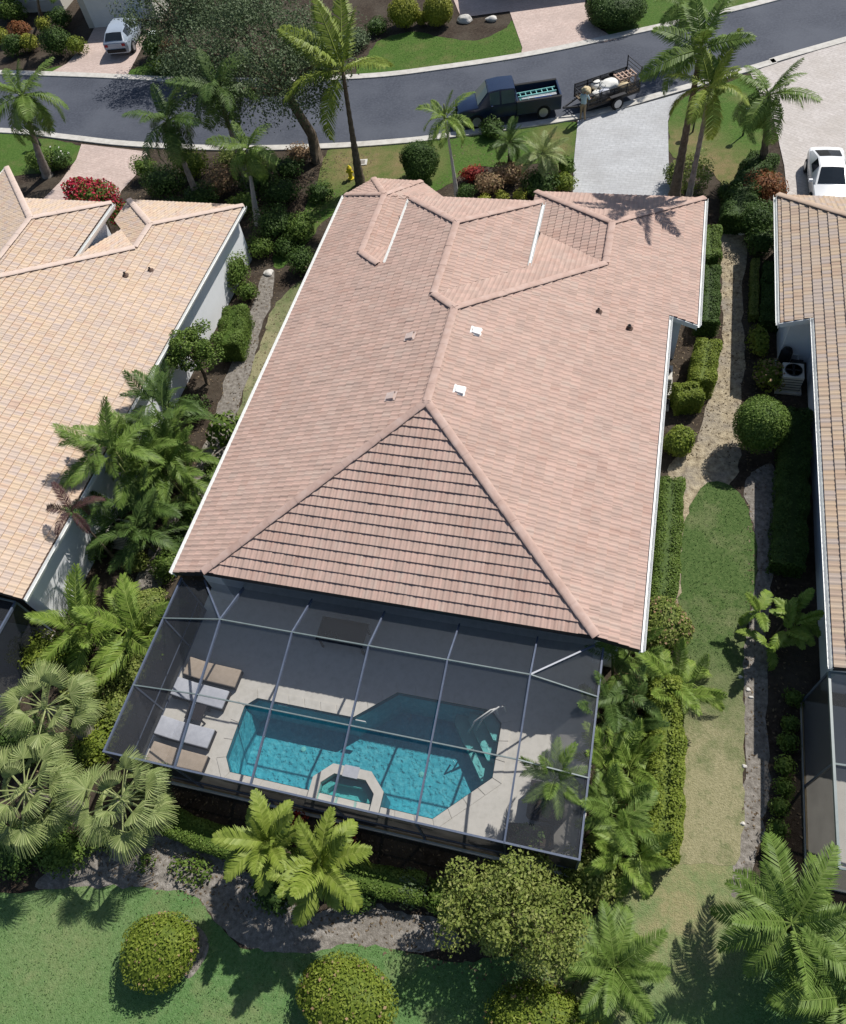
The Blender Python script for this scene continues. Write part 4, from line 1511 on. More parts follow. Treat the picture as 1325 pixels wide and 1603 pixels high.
# fronds, one unit long, base at the origin, pointing along +x
def feather(arch, n=36, ll=.26, lw=.026, droop=.5, fwd=.55, vee=.25, seed=0, start=.14):
    r = np.random.default_rng(seed)
    K = 24
    ang = -arch * (np.linspace(0, 1, K) ** 1.25)
    dx, dz = np.cos(ang) / (K - 1), np.sin(ang) / (K - 1)
    X = np.concatenate([[0], np.cumsum(dx[:-1])])
    Z = np.concatenate([[0], np.cumsum(dz[:-1])])
    Y = r.normal(0, .02) * np.linspace(0, 1, K) ** 2
    t = np.repeat(np.linspace(start, .995, n), 2)
    sd = np.tile([1, -1], n)
    t = np.clip(t + r.normal(0, .006, len(t)), start, 1)
    bx, bz, by = (np.interp(t, np.linspace(0, 1, K), a) for a in (X, Z, Y))
    aa = np.interp(t, np.linspace(0, 1, K), ang)
    prof = np.sin(np.pi * np.clip(.22 + .72 * (t - start) / (1 - start), 0, 1)) ** .8
    L = ll * prof * r.uniform(.85, 1.12, len(t))
    tang = np.stack([np.cos(aa), np.zeros(len(t)), np.sin(aa)], 1)
    up = np.stack([-np.sin(aa), np.zeros(len(t)), np.cos(aa)], 1)
    side = np.stack([np.zeros(len(t)), sd, np.zeros(len(t))], 1)
    f = fwd * (.6 + .8 * t)
    dirn = unit(side + tang * f[:, None] + up * (vee + r.normal(0, .10, len(t)))[:, None])
    base = np.stack([bx, by, bz], 1)
    # each leaflet: an inner blade and a drooping outer blade
    mid = base + dirn * (L * .55)[:, None]
    out = unit(dirn + np.array([0, 0, -1]) * (droop * r.uniform(.6, 1.4, len(t)))[:, None])
    tip = mid + out * (L * .5)[:, None]
    wd = unit(np.cross(dirn, up))
    w = np.full(len(t), lw)
    bq0, bq1 = base + wd * (w * .35)[:, None], base - wd * (w * .35)[:, None]
    m0, m1 = mid + wd * (w * .5)[:, None], mid - wd * (w * .5)[:, None]
    t0, t1 = tip + wd * (w * .07)[:, None], tip - wd * (w * .07)[:, None]
    V = np.stack([bq0, bq1, m1, m0, t1, t0], 1).reshape(-1, 3)
    k = np.arange(len(t))[:, None] * 6
    F = np.concatenate([k + np.array([[0, 1, 2, 3]]), k + np.array([[3, 2, 4, 5]])])
    rn = np.repeat(np.clip(r.beta(2, 2, len(t)), 0, 1), 6)
    # rachis
    rv, rf = [], []
    for j in range(0, K, 3):
        w_ = .013 * (1 - .8 * j / K)
        rv += [(X[j], Y[j] - w_, Z[j]), (X[j], Y[j] + w_, Z[j]), (X[j], Y[j], Z[j] + w_ * 1.2), (X[j], Y[j], Z[j] - w_)]
    q = len(V)
    for j in range(K // 3 - 1):
        o = q + j * 4
        rf += [(o, o + 2, o + 6, o + 4), (o + 2, o + 1, o + 5, o + 6), (o + 1, o + 3, o + 7, o + 5), (o + 3, o, o + 4, o + 7)]
    return np.concatenate([V, np.array(rv)]), np.concatenate([F, np.array(rf)]), np.concatenate([rn, np.full(len(rv), .95)])

def fan(arch, n=44, seed=0, spread=2.5, droop=.55):
    r = np.random.default_rng(seed)
    pet = .56
    zb = -.18 * arch
    V, F, rn = [], [], []
    hub = np.array([pet, 0, zb])
    a = np.linspace(-spread, spread, n)
    for i, t in enumerate(a):
        L = .46 * (1 - .16 * abs(t) / spread) * r.uniform(.9, 1.06)
        d = np.array([math.cos(t), math.sin(t), -.12 - .35 * arch * max(0, math.cos(t))])
        d = d / np.linalg.norm(d)
        s = np.array([-math.sin(t), math.cos(t), 0])
        mid = hub + d * L * .58
        dn = d + np.array([0, 0, -droop * r.uniform(.6, 1.5)])
        dn /= np.linalg.norm(dn)
        tip = mid + dn * L * .46
        w = L * .58 * spread * 2 / n * r.uniform(.6, .9)
        z = .008 * (-1) ** i
        o = len(V)
        V += [hub + s * .004, hub - s * .004, mid - s * w * .5 + np.array([0, 0, -z]), mid + s * w * .5 + np.array([0, 0, z]), tip - s * .004, tip + s * .004]
        F += [(o, o + 1, o + 2, o + 3), (o + 3, o + 2, o + 4, o + 5)]
        rn += [float(np.clip(r.beta(2, 2), 0, 1))] * 6
    o = len(V)
    for x, z, w in ((0, 0, .022), (pet * .5, zb * .4, .014), (pet, zb, .010)):
        V += [np.array([x, -w, z]), np.array([x, w, z]), np.array([x, 0, z + w]), np.array([x, 0, z - w])]
        rn += [.97] * 4
    for j in range(2):
        q = o + j * 4
        F += [(q, q + 2, q + 6, q + 4), (q + 2, q + 1, q + 5, q + 6), (q + 1, q + 3, q + 7, q + 5), (q + 3, q, q + 4, q + 7)]
    return np.array(V), np.array(F), np.array(rn)

FROND = {}
def frond_mesh(kind, m, var):
    key = (kind, m, var)
    if key not in FROND:
        s = hash((kind, var)) % 9973 if False else (len(kind) * 31 + var * 17 + sum(map(ord, kind)))
        arch = (.35, .75, 1.15, 1.6)[var % 4]
        if kind == 'fan':
            V, F, rn = fan(.5 + .7 * (var % 4) / 3, seed=s, n=38, spread=1.75, droop=1.5)
        elif kind == 'queen':
            V, F, rn = feather(arch * 1.15, 56, .27, .017, 1.2, .45, .05, s)
        elif kind == 'coco':
            V, F, rn = feather(arch * .95, 56, .25, .020, .9, .6, .05, s)
        elif kind == 'areca':
            V, F, rn = feather(arch * 1.15, 52, .24, .015, .7, .9, .30, s)
        elif kind == 'date':
            V, F, rn = feather(arch * 1.05, 54, .20, .017, .4, .65, .30, s)
        else:
            V, F, rn = feather(arch * .95, 40, .25, .042, .6, .65, .25, s, .10)
        FROND[key] = mesh_np('frond', V, F, m, rnd=rn)
    return FROND[key]

def crown_of_fronds(root, top, kind, m, L, n, hi=75, lo=-25, wind=None, seed=0, az0=0.0, arc=360):
    r = np.random.default_rng(seed)
    for i in range(n):
        u = (i + .5) / n
        el = R(hi + (lo - hi) * u ** .85 + r.normal(0, 5))
        az = R(az0) + (i * 2.399963 if arc == 360 else R(arc) * (r.random() - .5)) + r.normal(0, .15)
        if wind:
            dx, dy = math.cos(az) + wind[0], math.sin(az) + wind[1]
            az = math.atan2(dy, dx)
        var = 0 if el > R(55) else 1 if el > R(25) else 2 if el > R(-5) else 3
        if r.random() < .25: var = max(0, min(3, var + r.integers(-1, 2)))
        me = frond_mesh(kind, m, int(var))
        o = link('frond', me, root, top)
        s = L * r.uniform(.85, 1.12) * (.8 if u < .12 else 1)
        o.scale = (s, s, s)
        o.rotation_mode = 'XYZ'
        o.rotation_euler = (r.normal(0, .32), -el, az)

def palm(label, crown, h, kind, m, L, n, base=None, trunk=(.13, .09), tm='trunk_grey', hi=75, lo=-25, wind=None, name='palm_tree', z0=0.0, shaft=False, group=None):
    """palm with its crown seen at photograph pixel `crown`, h metres up; base: pixel of its foot if it leans"""
    SEED[0] += 1
    c = at(crown[0], crown[1], h + z0)
    b = at(base[0], base[1], z0) if base else Vector((c.x, c.y, z0))
    root = thing(name, label, 'palm', b, 0, group)
    top = c - b
    top.z = h
    mb = MB()
    K = max(5, int(h / .22))
    pts, rad = [], []
    for i in range(K + 1):
        t = i / K
        q = Vector((top.x * t ** 1.3, top.y * t ** 1.3, h * t))
        pts.append(q)
        rad.append((trunk[0] * 1.25 * (1 - t) ** 3 + trunk[0] * (1 - t) + trunk[1] * t) * (1 + .07 * (-1) ** i))
    mb.tube(pts, rad, 10)
    mb.build('trunk', tm, root, smooth=True)
    if shaft:
        s = MB()
        s.tube([pts[-1], pts[-1] + Vector((0, 0, .35)), pts[-1] + Vector((0, 0, .7))], [trunk[1] * 1.3, trunk[1] * 1.1, .03], 10)
        s.build('crown_shaft', 'rachis', root, smooth=True)
    crown_of_fronds(root, pts[-1], kind, m, L, n, hi, lo, wind, SEED[0])
    return root

def areca(label, px, py, h, L, n, m, stems=6, spread=.45, name='areca_palm', tm='rachis', kind='areca', lo=5, wind=None, group=None):
    """clump of slender stems with arching fronds; px, py: middle of the clump's top at height h"""
    SEED[0] += 1
    r = np.random.default_rng(SEED[0])
    c = at(px, py, h)
    root = thing(name, label, 'palm', (c.x, c.y, 0), 0, group)
    for k in range(stems):
        a = k * 2.4 + r.random()
        rr = spread * r.uniform(.2, 1)
        hh = h * r.uniform(.55, 1.0) - .25 * L
        hh = max(.15, hh)
        b = Vector((rr * .4 * math.cos(a), rr * .4 * math.sin(a), 0))
        t = Vector((rr * 1.2 * math.cos(a), rr * 1.2 * math.sin(a), hh))
        s = MB()
        s.tube([b, (b + t) / 2 + Vector((0, 0, .05)), t], [.045, .038, .028], 7)
        s.build('stem', tm, root, smooth=True)
        crown_of_fronds(root, t, kind, m, L, max(3, n // stems), 82, lo, wind, SEED[0] * 7 + k, math.degrees(a), 360)
    return root

# ------------------------------------------------------------------ plants: back garden
bush('clipped round lime bush on the back lawn, the leftmost one', 247, 1484, .80, (1.14, .92, .76), 'leaf_lime', flowers=('leaf_brown', 90, .09))
bush('clipped round lime bush on the back lawn, at the bottom middle', 540, 1562, .85, (1.40, 1.05, .80), 'leaf_lime', flowers=('leaf_brown', 90, .09))
bush('clipped lime bush cut off by the bottom edge, right of the middle', 850, 1606, .80, (1.42, .95, .76), 'leaf_lime', flowers=('leaf_brown', 90, .09))
tree('leafy olive-green tree in front of the near right corner of the pool enclosure', tuple(at(803, 1432, 1.8))[:2], 2.2, (1.98, 1.32, 1.15), 15000, 'leaf_olive', .105, 64, (.10, .05), name='leafy_tree', seed=3, hollow=.2)
bush('small bright green shrub beside the leafy olive tree, left of it', 690, 1402, .45, (.55, .5, .45), 'leaf_mid', size=.11, clipped=False)
bush('greyish shrub at the end of the low front hedge', 645, 1390, .4, (.5, .5, .4), 'leaf_oak', size=.09, clipped=False)
bush('dull olive shrub between the leafy tree and the side lawn', 925, 1372, .7, (1.0, .9, .7), 'leaf_olive', size=.11, clipped=False)
palm('bright green palm at the pool screen, the smaller left one of the pair', (418, 1318), 2.9, 'royal', 'frond_lime', 1.38, 17, trunk=(.09, .07), tm='trunk_brown', lo=-15)
palm('bright green palm at the pool screen, the larger right one of the pair', (502, 1352), 2.9, 'royal', 'frond_lime', 1.5, 18, trunk=(.09, .07), tm='trunk_brown', lo=-15)
palm('grey-green fan palm left of the pool enclosure, the uppermost of three', (72, 1108), 3.0, 'fan', 'frond_grey', 1.6, 26, trunk=(.16, .14), hi=80, lo=-50)
palm('grey-green fan palm at the left edge, the lowest of three', (40, 1238), 2.9, 'fan', 'frond_grey', 1.7, 28, trunk=(.16, .14), hi=80, lo=-50)
palm('grey-green fan palm nearest the corner of the pool enclosure', (192, 1252), 2.7, 'fan', 'frond_grey', 1.7, 28, base=(190, 1330), trunk=(.16, .14), hi=80, lo=-50)
palm('dark green palm standing alone at the bottom, left of the big shadow', (962, 1515), 1.3, 'date', 'frond_mid', 1.55, 28, trunk=(.14, .12), tm='trunk_brown', hi=60, lo=-15)
palm('large dark green palm at the lower right, above its own shadow', (1240, 1445), 2.6, 'date', 'frond_mid', 2.05, 26, trunk=(.15, .12), tm='trunk_brown', hi=45, lo=-25)
palm('dark green palm in the bottom right corner', (1320, 1560), 2.4, 'date', 'frond_mid', 2.0, 24, trunk=(.15, .12), tm='trunk_brown', hi=50, lo=-25)
hedge('low clipped green hedge along the foot of the pool screen', [(262, 1284), (350, 1318), (450, 1349), (560, 1370), (655, 1390)], .75, .85, 'leaf_mid', .07)
bush('red-leaved plant at the pool screen, left one behind the palms', 462, 1286, .5, (.38, .38, .45), 'leaf_red', size=.13, clipped=False, core=False, dens=160)
bush('red-leaved plant at the pool screen, right one behind the palms', 536, 1308, .5, (.38, .38, .45), 'leaf_red', size=.13, clipped=False, core=False, dens=160)
bush('low green plants on the sandy bed right of the fan palms', 300, 1360, .3, (.75, .45, .3), 'leaf_mid', size=.12, clipped=False, core=False, dens=160)
bush('tiny green plant on the sandy bed nearest the fan palms', 225, 1350, .2, (.32, .3, .22), 'leaf_mid', size=.10, clipped=False, core=False, dens=160)
# left of the enclosure
bush('round brownish shrub at the far left corner of the pool enclosure', 225, 958, .75, (.95, .95, .75), 'leaf_olive', size=.09)
bush('olive ground cover beside the left screen wall, the uppermost patch', 205, 1050, .35, (.85, .95, .38), 'leaf_olive', size=.10, clipped=False)
bush('olive ground cover beside the left screen wall, the middle patch', 180, 1110, .35, (.85, .8, .38), 'leaf_olive', size=.10, clipped=False)
bush('lime ground cover at the near left corner of the screen wall', 150, 1165, .35, (.9, .8, .4), 'leaf_lime', size=.10, clipped=False)
bush('lime bush under the feather palm at the left edge', 60, 1022, .6, (1.2, .8, .6), 'leaf_lime', size=.11, clipped=False)
bush('dark shrub beneath the fan palms at the left edge', 25, 1165, .5, (1.2, 1.0, .6), 'leaf_dark', size=.11, clipped=False)
bush('dark shrub in the shade below the lowest fan palm', 95, 1330, .5, (1.0, .8, .5), 'leaf_mid', size=.11, clipped=False)
areca('bright green feathery palm between the left house and the pool enclosure, left one', 95, 955, 2.3, 2.2, 18, 'frond_bright', 4, .4, lo=-5)
areca('bright green feathery palm between the left house and the pool enclosure, right one', 185, 965, 2.3, 2.2, 14, 'frond_bright', 3, .3, lo=-5)
# ------------------------------------------------------------------ between the left house and the middle house
areca('dark green palm clump over the left roof edge, the topmost of the cluster', 222, 600, 4.3, 1.8, 24, 'frond_dark', 6, .5, lo=0)
areca('dark green palm clump over the left roof edge, the leftmost of the cluster', 158, 690, 4.4, 1.9, 28, 'frond_mid', 6, .5, lo=0)
areca('dark green palm clump in the middle of the cluster by the left house', 220, 690, 3.2, 2.2, 30, 'frond_mid', 7, .7, lo=-5)
areca('dark green palm clump in the cluster by the left house, nearest the grey path', 255, 720, 2.6, 2.0, 24, 'frond_mid', 6, .6, lo=0)
areca('dark green palm clump at the lower end of the cluster by the left house', 195, 800, 2.6, 2.0, 24, 'frond_dark', 6, .6, lo=0)
palm('thin reddish-tipped palm leaning over the left roof, lowest of the cluster', (112, 800), 3.9, 'areca', 'leaf_purple', 1.2, 7, trunk=(.04, .03), tm='trunk_brown', lo=-20)
tree('dense green leafy tree against the white wall of the left house', tuple(at(325, 600, 0))[:2], 2.1, (1.35, 1.35, .95), 7000, 'leaf_mid', .12, 34, (.08, .05), name='leafy_tree', seed=9, hollow=.2)
hedge('rounded dark hedge by the white wall of the left house', [(366, 478), (360, 508), (352, 535)], 1.25, 1.25, 'leaf_mid', .075)
bush('broad-leaved plant beside the grey path at the gutter of the middle house', 350, 672, 1.0, (.75, .8, .7), 'leaf_mid', size=.26, clipped=False, core=False, dens=260)
bush('green shrub under the left gutter of the middle house, by the pool screen', 262, 882, .5, (.55, .8, .5), 'leaf_mid', size=.10, clipped=False)
bush('green shrub under the left gutter of the middle house, halfway along', 300, 800, .45, (.5, .9, .45), 'leaf_mid', size=.10, clipped=False)
bush('green shrub under the left gutter of the middle house, near the grass strip', 335, 735, .4, (.4, .6, .4), 'leaf_mid', size=.10, clipped=False)
bush('green vine-like shrub at the front end of the white wall', 372, 425, .9, (.45, .9, .8), 'leaf_mid', size=.12, clipped=False)
bush('dark shrub in the shaded front corner between left and middle houses', 432, 352, .9, (1.0, 1.2, .85), 'leaf_dark', size=.12, clipped=False)
bush('blue-green shrub left of the middle roof, beside the front lawn', 470, 355, .8, (.8, .9, .7), 'leaf_mid', size=.12, clipped=False)
bush('dark green shrub against the left gutter near the front of the middle house', 470, 405, .7, (.7, .8, .6), 'leaf_dark', size=.11, clipped=False)
# ------------------------------------------------------------------ front left, under the big tree
tree('tall sparse grey-green tree at the kerb, its dark crown spread over the road', tuple(at(497, 252, 0))[:2], 5.8, (5.2, 3.6, 2.9), 32000, 'leaf_oak', .13, 120, (.28, .13), name='shade_tree', seed=21, off=(-1.6, -.2), hollow=.25, limbs=16)
tree('wide grey-green tree across the road at the top, left of the yellow bushes', tuple(at(395, 92, 0))[:2], 4.4, (5.2, 3.6, 2.1), 20000, 'leaf_oak', .14, 80, (.26, .12), name='shade_tree', seed=22, hollow=.25, limbs=14)
tree('bushy grey-green tree across the road beside the silver car', tuple(at(300, 100, 0))[:2], 3.6, (3.4, 2.8, 1.9), 10000, 'leaf_oak', .14, 50, (.2, .1), name='shade_tree', seed=23, hollow=.25, limbs=10)
palm('tall windswept palm beside the yellow hydrant', (537, 112), 6.0, 'coco', 'frond_lime', 3.3, 11, base=(565, 290), trunk=(.14, .10), tm='trunk_brown', hi=85, lo=-15, wind=(-.55, .35))
palm('drooping dark palm behind the left roof, its fronds over the pink driveway', (262, 190), 5.0, 'queen', 'frond_dark', 2.5, 18, trunk=(.13, .10), lo=-55)
palm('drooping palm in the middle of the dark group over the road', (338, 135), 6.0, 'queen', 'frond_dark', 2.3, 16, trunk=(.13, .10), lo=-55)
palm('palm with a pale leaning trunk beside the left roof corner', (388, 232), 4.2, 'queen', 'frond_mid', 1.9, 16, base=(405, 350), trunk=(.10, .08), tm='trunk_pale', lo=-55)
for i, (px, py, zc, rr, mm, lab) in enumerate([
        (300, 255, .8, 1.1, 'leaf_lime', 'lime shrub under the drooping palms at the near kerb'),
        (345, 282, .7, 1.1, 'leaf_brown', 'brownish shrub behind the left roof, under the palms'),
        (255, 285, .9, 1.3, 'leaf_dark', 'dark shrub beside the pink driveway of the left house'),
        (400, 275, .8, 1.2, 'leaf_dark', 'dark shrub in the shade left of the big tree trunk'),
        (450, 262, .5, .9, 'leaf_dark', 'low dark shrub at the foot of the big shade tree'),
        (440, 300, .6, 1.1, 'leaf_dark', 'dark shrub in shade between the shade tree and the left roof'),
        (310, 310, .8, 1.2, 'leaf_dark', 'dark shrub just behind the ridge of the pale peach roof')]):
    bush(lab, px, py, zc, (rr, rr, zc * .95), mm, size=.13, clipped=False, dens=220)
bush('crimson bougainvillea rising behind the pale peach roof', 142, 306, 2.3, (1.45, 1.0, 1.0), 'leaf_mid', name='bougainvillea', size=.15, clipped=False, flowers=('petal_red', 1900, .15))
bush('smaller crimson bougainvillea lobe in the roof valley of the left house', 186, 334, 2.0, (.75, .7, .7), 'leaf_mid', name='bougainvillea', size=.15, clipped=False, flowers=('petal_red', 450, .14))
palm('palm with arching fronds at the upper left edge', (34, 150), 5.0, 'queen', 'frond_mid', 2.6, 18, base=(75, 275), trunk=(.15, .11), tm='trunk_grey', lo=-50)
bush('green shrub at the foot of the upper left palm', 62, 248, .6, (1.1, .8, .6), 'leaf_mid', size=.12, clipped=False)
bush('dark green shrub with a few pale blooms right of the upper left palm', 92, 250, .5, (.8, .7, .5), 'leaf_dark', size=.12, clipped=False, flowers=('sack_white', 25, .14))
# ------------------------------------------------------------------ before the middle house
palm('small slender palm in front of the middle house, left of the pickup', (697, 185), 4.4, 'areca', 'frond_bright', 1.7, 14, base=(716, 312), trunk=(.07, .055), tm='trunk_pale', lo=-35, shaft=True)
bush('dark round clipped bush in front of the middle house', 656, 252, 1.05, (1.12, 1.05, 1.0), 'leaf_dark', size=.10)
palm('short fine-leaved palm beside the pickup, the left one', (798, 222), 1.6, 'date', 'frond_dark', 1.35, 22, trunk=(.10, .09), tm='trunk_brown', lo=-25)
palm('short fine-leaved palm beside the pickup, the right one', (850, 240), 1.6, 'date', 'frond_grey', 1.45, 22, trunk=(.10, .09), tm='trunk_brown', lo=-25)
for px, py, zc, rr, mm, sz, lab in [
        (738, 272, .4, .60, 'leaf_red', .13, 'reddish plant left of the two short fine-leaved palms'),
        (728, 300, .4, .55, 'leaf_dark', .11, 'dark green mound at the foot of the small slender palm'),
        (765, 285, .5, .8, 'leaf_brown', .12, 'brown shrub in the bed before the middle house'),
        (795, 268, .6, .9, 'leaf_brown', .13, 'brownish-yellow shrub below the left short palm'),
        (845, 285, .6, 1.0, 'leaf_dark', .13, 'dark shrub below the right short palm'),
        (758, 313, .3, .38, 'leaf_yellow', .10, 'yellow-green mound at the front eave, leftmost of three'),
        (786, 308, .32, .42, 'leaf_yellow', .10, 'yellow-green mound at the front eave, middle of three'),
        (815, 307, .3, .38, 'leaf_yellow', .10, 'yellow-green mound at the front eave, rightmost of three'),
        (884, 285, .5, .62, 'leaf_lime', .12, 'lime shrub along the white driveway, just behind the eave'),
        (887, 258, .5, .60, 'leaf_mid', .12, 'green shrub along the white driveway, farther from the eave'),
        (720, 180, .5, .5, 'leaf_mid', .12, 'green tuft behind the small slender palm at the kerb'),
        (770, 200, .5, .75, 'leaf_dark', .12, 'dark shrub under the front of the pickup')]:
    bush(lab, px, py, zc, (rr, rr * .9, zc), mm, size=sz, clipped=False)
# ------------------------------------------------------------------ front right
palm('tall palm right of the white driveway, the one nearer the road', (1098, 78), 7.9, 'coco', 'frond_mid', 2.4, 14, trunk=(.17, .11), tm='trunk_brown', hi=85, lo=-30, wind=(-.15, .3))
palm('tall palm right of the white driveway, the one nearer the house', (1113, 138), 7.0, 'coco', 'frond_lime', 2.1, 12, trunk=(.11, .09), tm='trunk_grey', hi=80, lo=-30, wind=(-.1, .3))
palm('drooping palm between the verge lawn and the right driveway', (1204, 148), 4.2, 'queen', 'frond_mid', 2.2, 18, base=(1192, 272), trunk=(.15, .11), tm='trunk_brown', lo=-60)
bush('sparse olive shrub beside the garage corner of the middle house', 1082, 272, .9, (1.15, 1.0, .9), 'leaf_olive', size=.12, clipped=False, core=False, dens=280)
bush('small grey shrub at the edge of the white driveway', 1058, 272, .6, (.5, .6, .55), 'leaf_dark', size=.12, clipped=False)
hedge('dark hedge along the right driveway, below the drooping palm', [(1198, 238), (1180, 268), (1160, 310), (1158, 335)], 1.1, 1.5, 'leaf_dark', .09)
bush('rust-red shrub behind the corner of the tan right roof', 1203, 292, .75, (.85, .85, .7), 'leaf_rust', size=.12, clipped=False)
bush('dark shrub at the narrow end of the verge lawn', 1135, 300, .4, (.4, .6, .4), 'leaf_dark', size=.11, clipped=False)
hedge('square clipped hedge beside the path, nearest the garage corner', [(1114, 352), (1113, 398)], 1.15, 1.0, 'leaf_mid', .075)
hedge('long dark clipped hedge beside the path and garage wall', [(1112, 415), (1110, 500)], .95, 1.0, 'leaf_dark', .075)
hedge('lime clipped hedge beside the path, running along it', [(1111, 530), (1106, 560), (1100, 592)], 1.1, 1.05, 'leaf_lime', .08)
hedge('lime clipped hedge closing the wall notch, running across', [(1098, 606), (1060, 612)], 1.0, 1.0, 'leaf_lime', .08)
bush('bright green bush at the right gutter below the lime hedge', 1064, 690, .6, (.62, .62, .6), 'leaf_bright' if 'leaf_bright' in MATS else 'leaf_lime', size=.10)
hedge('long dark green hedge under the right gutter of the middle house', [(1053, 748), (1047, 850), (1036, 962)], .85, .95, 'leaf_mid', .075)
bush('dark bluish shrub by the front corner of the right house', 1188, 345, .9, (.95, .9, .8), 'leaf_dark', size=.11, clipped=False)
bush('dark green shrub in front of the bluish one by the right house', 1195, 378, .7, (.75, .8, .65), 'leaf_dark', size=.11, clipped=False)
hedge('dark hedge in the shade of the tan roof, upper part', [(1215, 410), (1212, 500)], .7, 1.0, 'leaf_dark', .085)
hedge('thin olive hedge beside the shaded path edge', [(1184, 405), (1182, 490)], .5, .35, 'leaf_olive', .08)
bush('lime croton beside the path opposite the lime hedge, upper one', 1192, 535, .6, (.45, .85, .55), 'leaf_lime', size=.13, clipped=False)
bush('yellow-brown croton beside the path opposite the lime hedge, lower one', 1206, 585, .55, (.65, .65, .5), 'leaf_lime', size=.13, clipped=False, flowers=('leaf_brown', 160, .13))
tp = bush('ball-shaped clipped tree beside the path of the right house', 1192, 664, 1.5, (1.0, 1.0, .95), 'leaf_mid', cat='tree', name='topiary_tree', size=.08, dens=340)
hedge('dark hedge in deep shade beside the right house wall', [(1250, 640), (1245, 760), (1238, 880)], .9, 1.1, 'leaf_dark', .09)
areca('glossy large-leaved plant in the shade beside the right house wall', 1232, 965, 1.6, 1.0, 26, 'frond_bright', 6, .7, kind='royal', lo=-20, name='broadleaf_plant', tm='trunk_brown')
for i, (px, py) in enumerate([(1243, 1092), (1236, 1132), (1235, 1163), (1229, 1198), (1230, 1232), (1223, 1262), (1218, 1297), (1211, 1332)]):
    bush(['first', 'second', 'third', 'fourth', 'fifth', 'sixth', 'seventh', 'eighth'][i] + ' small lime shrub from the roof in the row beside the right enclosure', px, py, .30, (.30, .30, .28), 'leaf_mid', name='small_shrub', size=.09, clipped=False, group='row of small shrubs beside the right enclosure')
# right side of the pool enclosure
bush('olive and brown shrub at the rear right corner of the middle roof', 1040, 982, 1.0, (.95, .9, .85), 'leaf_olive', size=.09, flowers=('leaf_brown', 260, .10))
hedge('tall lime hedge along the side lawn beside the pool enclosure', [(1040, 1060), (1046, 1130), (1046, 1220), (1038, 1335)], 1.5, 1.05, 'leaf_lime', .085)
for px, py, h, L, n_, mm, lab in [
        (975, 1020, 2.3, 1.35, 18, 'frond_mid', 'feathery palm at the rear right corner of the pool enclosure'),
        (1075, 1065, 1.7, 1.5, 12, 'frond_bright', 'feathery palm reaching over the side lawn'),
        (972, 1105, 2.3, 1.35, 16, 'frond_dark', 'feathery palm against the right screen wall, second from the house'),
        (982, 1185, 2.4, 1.45, 16, 'frond_bright', 'feathery palm against the right screen wall, halfway along'),
        (968, 1265, 2.3, 1.35, 14, 'frond_mid', 'feathery palm against the right screen wall, second from the near corner'),
        (985, 1335, 2.0, 1.3, 14, 'frond_bright', 'feathery palm at the near right corner of the pool enclosure')]:
    areca(lab, px, py, h, L, n_, mm, 6, .5, lo=-5)
bush('brownish shrub under the feathery palms of the right screen wall', 985, 1080, .6, (.5, .7, .6), 'leaf_brown', size=.11, clipped=False)
bush('dry brown shrub low under the feathery palms, nearer the lawn end', 990, 1290, .6, (.6, .8, .6), 'leaf_brown', size=.11, clipped=False)
# palm in the planter
palm('small potted palm inside the screen enclosure', (868, 1222), 1.5, 'areca', 'frond_mid', 1.15, 20, trunk=(.05, .04), tm='trunk_brown', lo=-25, z0=.72 + DZ)
bush('low leafy plant in the planter box at the near right corner of the deck', 0, 0, .8, (.5, .3, .3), 'leaf_dark', size=.12, clipped=False, core=False, dens=160, world=(13.0, -5.35, .8))
# ------------------------------------------------------------------ across the road
bush('yellow-green clipped bush at the top, the left one of the pair', 632, 18, .95, (1.05, 1.0, .95), 'leaf_yellow', size=.12)
bush('yellow-green clipped bush at the top, the right one of the pair', 686, 16, .95, (1.0, .95, .95), 'leaf_yellow', size=.12)
bush('small yellow-green bush between the two larger ones at the top', 660, 28, .4, (.4, .4, .4), 'leaf_yellow', size=.10)
bush('wide dark hedge-like bush beside the far pink driveway at the top', 965, 12, .9, (1.9, 1.4, .95), 'leaf_dark', size=.11)
palm('palm at the top behind the far lawn, right of the wide dark bush', (1070, 8), 3.2, 'queen', 'frond_mid', 1.8, 14, trunk=(.12, .09), lo=-50)
for px, py, zc, rr, mm, lab in [
        (85, 65, .95, 1.15, 'leaf_dark', 'dark round bush left of the far left driveway'),
        (45, 66, .6, .75, 'leaf_yellow', 'yellow croton left of the dark round bush'),
        (68, 40, .6, .6, 'leaf_yellow', 'yellow croton behind the dark round bush'),
        (2, 58, .6, .6, 'leaf_yellow', 'yellow croton cut by the left edge at the top'),
        (20, 70, .7, .9, 'leaf_dark', 'dark shrub at the top left edge'),
        (118, 72, .6, .65, 'leaf_lime', 'lime shrub right of the dark round bush'),
        (30, 45, .6, .8, 'leaf_rust', 'rusty shrub before the top left house'),
        (95, 28, .7, .9, 'leaf_dark', 'dark shrub at the wall of the top left house'),
        (15, 15, .8, 1.1, 'leaf_mid', 'green shrub at the top left corner'),
        (250, 100, .45, .9, 'leaf_mid', 'low green shrub right of the far left driveway at the kerb'),
        (240, 70, .8, 1.0, 'leaf_dark', 'dark shrub beside the silver car'),
        (275, 80, .7, 1.1, 'leaf_brown', 'brown shrub right of the silver car'),
        (305, 100, .7, 1.2, 'leaf_dark', 'dark shrub beneath the wide tree across the road'),
        (350, 105, .6, 1.0, 'leaf_brown', 'brownish shrub at the far kerb beneath the wide tree'),
        (430, 105, .6, 1.1, 'leaf_dark', 'dark shrub at the far kerb left of the tall palm crown'),
        (500, 95, .6, 1.1, 'leaf_oak', 'grey-green shrub at the far kerb right of the tree trunk')]:
    bush(lab, px, py, zc, (rr, rr * .9, zc), mm, size=.13, clipped=False)
